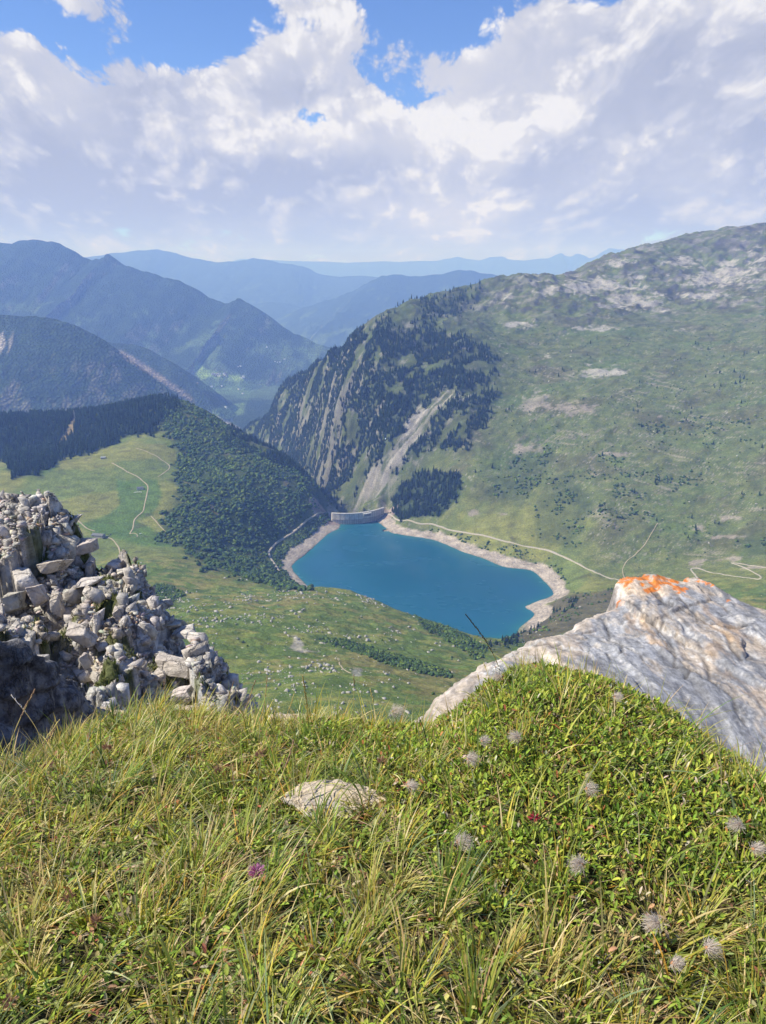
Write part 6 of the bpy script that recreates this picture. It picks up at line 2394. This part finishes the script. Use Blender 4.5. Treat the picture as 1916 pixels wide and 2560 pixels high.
def leaves(name, label, n, length, wr, dens_fn, pal, seed, mat, zlift=(0, .02), tilt=(.3, 1.2), cat='leaves'):
    r_ = np.random.default_rng(seed)
    n = int(n * 1.55)
    x, y, z = cand_points(int(n * 2.8))
    u, v = project(x, y, z)
    keep_ = on_turf(x, y, z) & (r_.uniform(0, 1, len(x)) < dens_fn(x, y, u, v)) & (v < 5200)
    x, y, z = [q_[keep_][:n] for q_ in (x, y, z)]
    n = len(x)
    L_ = r_.uniform(length[0], length[1], n)
    W_ = L_ * r_.uniform(wr[0], wr[1], n)
    h = r_.uniform(0, 2 * math.pi, n)
    a = r_.uniform(tilt[0], tilt[1], n)
    fold = r_.uniform(.15, .6, n)
    bend = r_.uniform(-.1, .9, n)
    hv = np.stack([np.cos(h), np.sin(h), np.zeros(n)], 1)
    sv = np.stack([-np.sin(h), np.cos(h), np.zeros(n)], 1)
    up = np.array([0, 0, 1.0])
    P = np.stack([x, y, z + r_.uniform(zlift[0], zlift[1], n)], 1)
    prof = [(0, .10), (.25, .80), (.55, 1.0), (.82, .72), (1.0, .08)]
    VV = []
    prev = 0
    for (s, wv_) in prof:
        ang = a + bend * s
        dv = hv * np.sin(ang)[:, None] + up * np.cos(ang)[:, None]
        nv = -hv * np.cos(ang)[:, None] + up * np.sin(ang)[:, None]
        P = P + dv * ((s - prev) * L_)[:, None]
        prev = s
        wd_ = (W_ * wv_ * .5)[:, None]
        VV += [P - sv * wd_ + nv * wd_ * fold[:, None], P, P + sv * wd_ + nv * wd_ * fold[:, None]]
    m_ = 15
    V_ = np.stack(VV, 1).reshape(-1, 3)
    q_ = []
    for k_ in range(4):
        q_ += [[3 * k_, 3 * k_ + 1, 3 * k_ + 4, 3 * k_ + 3], [3 * k_ + 1, 3 * k_ + 2, 3 * k_ + 5, 3 * k_ + 4]]
    F_ = ((np.arange(n) * m_)[:, None, None] + np.array(q_)[None]).reshape(-1, 4)
    pal = np.array(pal)
    ci = r_.choice(len(pal), n, p=pal[:, 3] / pal[:, 3].sum())
    col_ = pal[ci, :3] * r_.uniform(.7, 1.3, (n, 1)) * (1 + r_.normal(0, .06, (n, 3)))
    col_ = col_ * np.array([1.18, 1.10, 1.0])
    cc = np.repeat(col_[:, None], m_, 1)
    cc[:, 1::3] *= 1.25
    return tag(link(name, mesh_data(name, V_, F_, [mat], True, np.clip(cc.reshape(-1, 3), .005, .8))), label, cat, kind='stuff')


PAL_L = [(.200, .290, .032, 4), (.130, .220, .028, 3), (.320, .380, .055, 3.5), (.075, .130, .022, 1.5), (.26, .22, .06, .5), (.30, .13, .05, .35), (.42, .40, .33, .3)]
PAL_L2 = [(.16, .25, .035, 3), (.25, .33, .05, 3), (.32, .34, .13, 2), (.28, .22, .10, 1), (.20, .11, .06, .5), (.34, .30, .19, .8)]
leaves('leaves', 'glossy green mat of small oval leaves on the right mound', 72000, (.008, .017), (.28, .42),
       lambda x, y, u, v: leafiness(x, y, u, v) * (.75 + .4 * tuft(x, y)), PAL_L, 1101, m_leafm, (0, .020), (.05, .95))
leaves('leaves', 'small mixed herb leaves low between the grass blades', 24000, (.008, .020), (.22, .42),
       lambda x, y, u, v: (1 - .8 * leafiness(x, y, u, v)) * (.7 + .5 * fbm2(x / .15, y / .15, 3, 941)), PAL_L2, 1102, m_leafm, (0, .022), (.3, 1.5))
leaves('leaves', 'bright broad clover-like leaves at the lower left of the grass', 1300, (.009, .016), (.6, .9),
       lambda x, y, u, v: sstep(fbm2(x / .12, y / .12, 3, 945) + .5 * np.exp(-((u - 650) / 260) ** 2 - ((v - 2440) / 110) ** 2) + .35 * np.exp(-((u - 120) / 160) ** 2 - ((v - 2500) / 80) ** 2)+ 0, .40, .52),
       [(.15, .27, .04, 3), (.11, .21, .03, 2), (.21, .30, .05, 1)], 1103, m_leafm, (.004, .03), (.7, 1.45))
leaves('dead_leaves', 'withered brown and reddish leaves among the green mat', 6500, (.008, .016), (.3, .5),
       lambda x, y, u, v: sstep(fbm2(x / .07, y / .07, 3, 950), .08, .30), [(.28, .10, .06, 2), (.34, .22, .13, 2), (.42, .36, .28, 2)], 1104, m_leafm, (0, .02), (.5, 1.5))

# tufts and moss growing on the outcrop
r = np.random.default_rng(44)
xs = r.uniform(-5.2, -.4, 90000)
ys = r.uniform(3.7, 8.0, 90000)
fx_ = np.clip(((xs - ox[0]) / .0135).astype(int), 0, len(ox) - 1)
fy__ = np.clip(((ys - oy[0]) / .0165).astype(int), 0, len(oy) - 1)
k = (MOSS[fy__, fx_] > .5) & (poly_sd(xs, ys, OXY) < -.03) & (fbm2(xs / .12, ys / .12, 3, 970) > -.1)
xs, ys = xs[k][:14000], ys[k][:14000]
n = len(xs)
zs = oz_at(xs, ys)
L_ = r.uniform(.025, .065, n)
h = r.uniform(0, 6.28, n)
a = r.uniform(.0, .9, n)
dv = np.stack([np.cos(h) * np.sin(a), np.sin(h) * np.sin(a), np.cos(a)], 1)
sv = np.stack([-np.sin(h), np.cos(h), np.zeros(n)], 1) * r.uniform(.003, .006, n)[:, None]
P = np.stack([xs, ys, zs - .005], 1)
V_ = np.stack([P - sv, P + sv, P + dv * L_[:, None] * .6 + sv * .7, P + dv * L_[:, None] * .6 - sv * .7, P + dv * L_[:, None] + np.array([0, 0, -.006])], 1).reshape(-1, 3)
bq = (np.arange(n) * 5)[:, None]
c_ = np.array([(.10, .14, .03), (.15, .18, .04), (.22, .20, .06), (.07, .10, .03)])[r.integers(0, 4, n)] * r.uniform(.7, 1.3, (n, 1))
tag(link('moss', mesh_data('moss', V_, [bq + np.array([[0, 1, 2, 3]]), bq + np.array([[3, 2, 4]])], [m_blade], True, np.repeat(c_, 5, 0))), 'tufts of moss and short grass in the hollows of the left outcrop', 'moss', kind='stuff')

# ------------------------------------------------------------------ single plants
m_straw = mat_plain('straw_stem', (.42, .33, .12), .6, .2, 30, .3)
m_green = mat_plain('green_stem', (.24, .27, .06), .55, .2, 30, .3)
m_spike = mat_plain('brown_seed_spike', (.24, .15, .09), .8, .35, 60, .2)
m_blackspike = mat_plain('blackish_sedge_spike', (.07, .055, .06), .7, .4, 60, .3)
m_greyspike = mat_plain('silvery_sedge_spike', (.46, .43, .42), .7, .3, 60, .3)


def stalk(label, base, tip, Yb, Yt, bend, rad, head, hm, sm, seed, group='tall grass stalks', headfat=3.0):
    r_ = np.random.default_rng(seed)
    p0 = PY(base[0], base[1], Yb)
    p1 = PY(tip[0], tip[1], Yt)
    t_ = tag(empty('grass_stalk', tuple(map(float, p0))), label, 'grass stalk', group)
    d = p1 - p0
    n = 14
    s = np.linspace(0, 1, n)
    side = np.array([bend, 0, abs(bend) * .3])
    P = d[None] * s[:, None] + side[None] * (np.sin(s * math.pi))[:, None]
    g_ = Geo()
    g_.tube(P, rad * (1.1 - .6 * s), 6)
    g_.build('stem', sm, t_, True)
    if head > 0:
        g_ = Geo()
        L_ = np.linalg.norm(d) * head
        k0 = 1 - head
        ns = max(8, int(L_ / .0035))
        for q_ in range(ns):
            f_ = k0 + head * (q_ + r_.uniform(-.3, .3)) / ns
            c_ = d * f_ + side * math.sin(max(0, min(1, f_)) * math.pi)
            a = r_.uniform(0, 6.28)
            dd = d / np.linalg.norm(d)
            off_ = np.array([math.cos(a), math.sin(a), 0]) * rad * headfat * .6 * math.sin(math.pi * min(.95, max(.12, (q_ + .5) / ns)))
            e_ = c_ + off_ + dd * .006
            g_.tube([c_, (c_ + e_) / 2 + off_ * .4, e_], [rad * .7, rad * headfat * .42, rad * .2], 5)
        g_.build('seed_head', hm, t_, True)
    return t_


stalk('tall sedge with a dark spike and silvery tip against the blue lake', (1262, 1712), (1164, 1536), 1.70, 1.60, .012, .0011, .55, m_blackspike, m_straw, 1, None, 3.4)
STALKS = [
    ('thick yellow spike rising over the meadow left of centre', (772, 1860), (757, 1690), 1.70, 1.62, .004, .0014, .45, m_straw, m_straw),
    ('thin stem with a hooked brown tip over the near meadow', (868, 1900), (885, 1688), 1.62, 1.60, .006, .0009, .12, m_spike, m_straw),
    ('curved pale stem with a hooked top right of the thick spike', (935, 1965), (925, 1722), 1.45, 1.52, .014, .0011, .15, m_straw, m_green),
    ('dark brown spike crossing the shaded boulder at the left', (0, 1965), (88, 1724), 1.45, 1.55, -.01, .0016, .30, m_spike, m_straw),
    ('long yellow stem crossing low from the left edge', (-30, 2010), (140, 1815), 1.40, 1.60, .02, .0012, .3, m_spike, m_straw),
    ('arched stem over the shaded rocks at the left', (122, 1980), (28, 1738), 1.50, 1.62, .03, .0010, .2, m_greyspike, m_straw),
    ('pale stem bowing right beside the shaded rocks', (60, 2030), (150, 1800), 1.42, 1.60, -.02, .0010, .3, m_straw, m_green),
    ('slim stem with a feathery head above the pale rocks', (395, 1905), (410, 1700), 1.62, 1.70, .01, .0009, .3, m_spike, m_straw),
    ('brown topped stem in front of the black hollow', (545, 1890), (585, 1705), 1.66, 1.70, -.008, .0009, .35, m_spike, m_straw),
    ('straw stem leaning right of the outcrop tip', (600, 1905), (640, 1700), 1.62, 1.68, -.01, .0009, .35, m_spike, m_straw),
    ('stem with a ragged head above the flat cream rock', (660, 1890), (735, 1735), 1.62, 1.68, .01, .0009, .4, m_straw, m_straw),
    ('reddish stem leaning over the near meadow by the outcrop', (630, 1880), (668, 1690), 1.64, 1.72, .008, .0008, .3, m_spike, m_straw),
    ('yellow green stem standing left of the leafy mound', (800, 2080), (812, 1850), 1.22, 1.36, .006, .0011, .1, m_straw, m_green),
    ('long straight stem crossing the cream turf stone', (920, 2090), (938, 1855), 1.22, 1.38, -.004, .0011, .1, m_straw, m_green),
    ('stout leaning stem with a pale head left of the turf stone', (600, 2160), (735, 1850), 1.12, 1.35, .01, .0013, .25, m_spike, m_straw),
    ('bowed yellow stem below the shaded rocks', (310, 2160), (80, 2060), 1.12, 1.22, .015, .0012, .1, m_straw, m_green),
    ('arched stem with purple brown head near the pink flower', (560, 2330), (770, 2120), .96, 1.10, -.02, .0011, .25, m_spike, m_green),
    ('thin stem standing on the upper leafy mound', (1258, 1840), (1210, 1660), 1.45, 1.56, .006, .0008, .1, m_straw, m_straw),
    ('yellow stem on the left flank of the leafy mound', (1205, 1800), (1195, 1688), 1.52, 1.58, .004, .0008, .15, m_straw, m_straw),
    ('long yellow stem arching over the leaves at the right', (1390, 2130), (1640, 2010), 1.10, 1.20, .01, .0011, .05, m_straw, m_green),
    ('bent golden stem crossing the lower centre', (960, 2480), (1180, 2330), .84, .93, -.01, .0012, .1, m_straw, m_green),
    ('pair-leaning golden stem above the lower right tuft', (1250, 2390), (1450, 2270), .88, .98, .01, .0011, .1, m_spike, m_straw),
    ('pale bleached stem lying across the lower left', (250, 2330), (120, 2190), .98, 1.08, .012, .0012, .1, m_greyspike, m_straw),
    ('upright green blade-like stem at the lower left', (362, 2440), (366, 2270), .88, .94, .002, .0018, .0, m_green, m_green),
    ('stem with a drooping brown head near the right edge', (1790, 2440), (1720, 2260), .86, .95, .012, .0010, .2, m_spike, m_straw),
    ('tall curved stem at the right edge of the photo', (1900, 2110), (1870, 1930), 1.10, 1.22, .02, .0010, .2, m_straw, m_straw),
]
for i, a in enumerate(STALKS):
    stalk(*a, seed=20 + i)

m_plume, nt = new_mat('silky_seed_plume')
b = NB(nt)
b.finish((.74, .66, .58, 1), .7, None, .3, .55)
m_plumew = mat_plain('white_dried_petals', (.80, .78, .74), .8, .12, 50, .2)
m_core = mat_plain('orange_brown_seed_core', (.42, .20, .09), .8, .3, 60, .2)


def on_ground_Y(u, v, h):
    """depth at which the sight line of a pixel passes h above the turf"""
    yy = np.linspace(.5, 2.2, 700)
    d = pix_dir(u, v)
    xx = d[0] / d[1] * yy
    zz_ = d[2] / d[1] * yy
    g_ = gz(xx, yy) + h
    k_ = np.where(zz_ < g_)[0]
    return float(yy[k_[0]]) if len(k_) else 1.74


def plume(label, u, v, Y, R, stem_px, seed, mat=None, sweep=(.3, .2)):
    """feathery seed head: many fine twisted hairs round a small core, on a thin stem"""
    r_ = np.random.default_rng(seed)
    Y = min(Y, on_ground_Y(u, v, .052))
    p = PY(u, v, Y)
    q = PY(stem_px[0], stem_px[1], Y * .995)
    zq = float(gz(np.array([q[0]]), np.array([q[1]]))[0])
    t_ = tag(empty('seed_head', tuple(map(float, p))), label, 'seed head', 'feathery seed heads')
    g_ = Geo()
    base = np.array([q[0], q[1], zq]) - p
    g_.tube([base, base * .5 + np.array([.004, 0, .003]), (0, 0, 0)], .0007, 6)
    g_.build('stem', m_spike, t_, True)
    nh = 230
    R = R * .85
    d = r_.normal(size=(nh, 3)) + np.array([sweep[0], 0, sweep[1]]) * 2.0
    d /= np.linalg.norm(d, axis=1)[:, None]
    L_ = R * r_.uniform(.7, 1.15, nh)
    VV, FF = [], []
    sw = np.array([sweep[0], 0, -abs(sweep[1]) * .3])
    for k_ in range(nh):
        s = np.linspace(0, 1, 5)
        c_ = d[k_][None] * (L_[k_] * s)[:, None] + sw[None] * (R * 1.3 * s ** 2)[:, None] + r_.normal(0, R * .09, (5, 3)) * s[:, None]
        wv_ = np.cross(d[k_], r_.normal(size=3))
        wv_ /= np.linalg.norm(wv_) + 1e-9
        w_ = .00042 * (1 - .5 * s)[:, None]
        VV.append(np.stack([c_ - wv_ * w_, c_ + wv_ * w_], 1).reshape(-1, 3))
        FF.append(np.array([[2 * i_, 2 * i_ + 1, 2 * i_ + 3, 2 * i_ + 2] for i_ in range(4)]) + k_ * 10)
    link('plume', mesh_data('plume', np.vstack(VV), np.vstack(FF), [mat or m_plume], True), t_)
    g_ = Geo()
    V_, F__ = ICO2
    g_.raw(V_ * np.array([.0028, .0028, .0035]) * (1 + .3 * perlin3(V_ * 3, seed))[:, None], F__.tolist())
    g_.build('core', m_core, t_, True)


for i, a in enumerate([
    ('large double feathery seed head with a golden core at the lower right', 1645, 2308, .93, .020, (1655, 2370)),
    ('round feathery seed head right of the large double one', 1768, 2370, .90, .017, (1770, 2420)),
    ('small whitish seed head below the large double one', 1683, 2408, .88, .014, (1690, 2440)),
    ('seed head swept right in the middle of the right turf', 1455, 2160, 1.02, .019, (1462, 2210)),
    ('tawny seed head on the darker patch left of the right turf', 1145, 2105, 1.09, .021, (1135, 2160)),
    ('twisted pale seed head on the leaves near the mound foot', 1170, 1897, 1.38, .021, (1165, 1930)),
    ('white seed head high on the mound above the twisted one', 1296, 1842, 1.45, .018, (1290, 1890)),
    ('brownish seed head just left of the white one on the mound', 1206, 1852, 1.44, .015, (1215, 1890)),
    ('faint grey seed head among leaves right of centre', 1468, 1972, 1.24, .017, (1460, 2010)),
    ('seed head near the right edge level with the leaves', 1850, 2062, 1.12, .018, (1850, 2100)),
    ('seed head close to the right edge below the previous tuft', 1884, 2122, 1.06, .016, (1890, 2170)),
    ('fluffy seed head standing on the turf edge at the centre', 983, 1778, 1.74, .026, (990, 1815)),
    ('grey seed head on a thin stem below the white dried flower', 1250, 1692, 1.66, .015, (1252, 1750)),
    ('drooping seed head beside the reddish stems at the centre right', 1022, 1965, 1.32, .016, (1025, 2000)),
    ('faint fluffy seed head at the top of the right mound', 1537, 1742, 1.58, .016, (1540, 1770))]):
    plume(*a, seed=70 + i, sweep=(.35 if i % 3 else -.3, .15))
plume('white shaggy dried flower at the top left of the leafy mound', 1240, 1668, 1.68, .022, (1238, 1700), 95, m_plumew, (.3, -.1))


def flower_head(name, label, cat, u, v, Y, R, cols, n, seed, petal=(.0075, .0016)):
    r_ = np.random.default_rng(seed)
    Y = min(Y, on_ground_Y(u, v, .045))
    p = PY(u, v, Y)
    zq = float(gz(np.array([p[0]]), np.array([p[1]]))[0])
    t_ = tag(empty(name, tuple(map(float, p))), label, cat)
    g_ = Geo()
    g_.tube([(0, .006, zq - p[2]), (.002, .003, (zq - p[2]) * .5), (0, 0, 0)], .0009, 6)
    g_.build('stem', m_green, t_, True)
    VV, FF, CC_ = [], [], []
    for k_ in range(n):
        d = r_.normal(size=3)
        d[2] = abs(d[2]) * 1.0 - .15
        d /= np.linalg.norm(d)
        sd2 = np.cross(d, r_.normal(size=3))
        sd2 /= np.linalg.norm(sd2)
        L_ = petal[0] * r_.uniform(.8, 1.2)
        c0 = d * R * .35
        pts = []
        for s, w_ in ((0, .4), (.5, 1), (1, .35)):
            c_ = c0 + d * L_ * s + np.array([0, 0, .0015 * s])
            pts += [c_ - sd2 * petal[1] * w_ * .5, c_ + sd2 * petal[1] * w_ * .5]
        VV.append(np.array(pts))
        FF.append(np.array([[0, 1, 3, 2], [2, 3, 5, 4]]) + k_ * 6)
        c1_ = np.array(cols[r_.integers(0, len(cols))])
        CC_.append(np.array([c1_ * .7 + .1, c1_ * .7 + .1, c1_, c1_, c1_ * 1.1, c1_ * 1.1]))
    m_ = MATS_F
    link('petals', mesh_data('petals', np.vstack(VV), np.vstack(FF), [m_], True, np.clip(np.vstack(CC_), 0, .9)), t_)
    return t_


MATS_F = mat_tint('flower_petals', .6, .1, 80.0, .35, .2)
flower_head('clover', 'pink purple clover flower in the grass left of centre', 'flower', 642, 2182, 1.03, .011, [(.62, .16, .36), (.55, .24, .42), (.68, .36, .50)], 120, 1, (.011, .0024))
flower_head('flower', 'small crimson dried flower among the leaves at the centre right', 'flower', 1336, 2046, 1.17, .006, [(.45, .03, .07), (.30, .03, .05)], 40, 2, (.009, .0018))
for i, (lab, u, v, Y, R) in enumerate([('brown withered clover head at the left of the grass', 172, 2245, 1.01, .008), ('rusty withered clover head right of the brown one', 240, 2305, .96, .007),
                                       ('reddish brown withered head near the turf edge', 650, 1888, 1.60, .010), ('pale brown withered head at the bottom left corner', 26, 2508, .82, .007),
                                       ('golden brown withered head below the pale rocks', 268, 1872, 1.70, .011), ('tan withered head left of the golden one', 120, 1915, 1.66, .010),
                                       ('purple brown withered head in the left grass', 545, 1928, 1.55, .009), ('withered head by the upper right of the turf stone', 955, 1905, 1.45, .009)]):
    flower_head('withered_flower', lab, 'dried flower', u, v, Y, R, [(.30, .15, .10), (.42, .24, .13), (.24, .12, .10)], 60, 30 + i, (.009, .0020))['group'] = 'withered flower heads'

# ------------------------------------------------------------------ haze: the air of the valley
hm, nt = new_mat('valley_air')
b = NB(nt)
pv = b.n('ShaderNodeVolumePrincipled')
pv.inputs['Color'].default_value = (0.235, 0.40, 1.0, 1)
pv.inputs['Absorption Color'].default_value = (1, 1, 1, 1)
pv.inputs['Density'].default_value = HAZE_DENSITY
pv.inputs['Anisotropy'].default_value = 0.0
o_ = b.n('ShaderNodeOutputMaterial')
nt.links.new(pv.outputs[0], o_.inputs['Volume'])
bmh = bmesh.new()
bmesh.ops.create_cube(bmh, size=1.0)
zlo = min(float(GZ.min()), float(FZ.min())) - 1.0
zhi = max(float(GZ.max()), float(FZ.max())) + 60.0
for v in bmh.verts:
    v.co = Vector((v.co.x * 76000, 17800 + v.co.y * 37000, lerp(zlo, zhi, v.co.z + .5)))
me = bpy.data.meshes.new('haze')
bmh.to_mesh(me)
bmh.free()
me.materials.append(hm)
tag(link('haze', me), 'pale blue haze filling the valley between the mountain ridges', 'haze', kind='stuff')
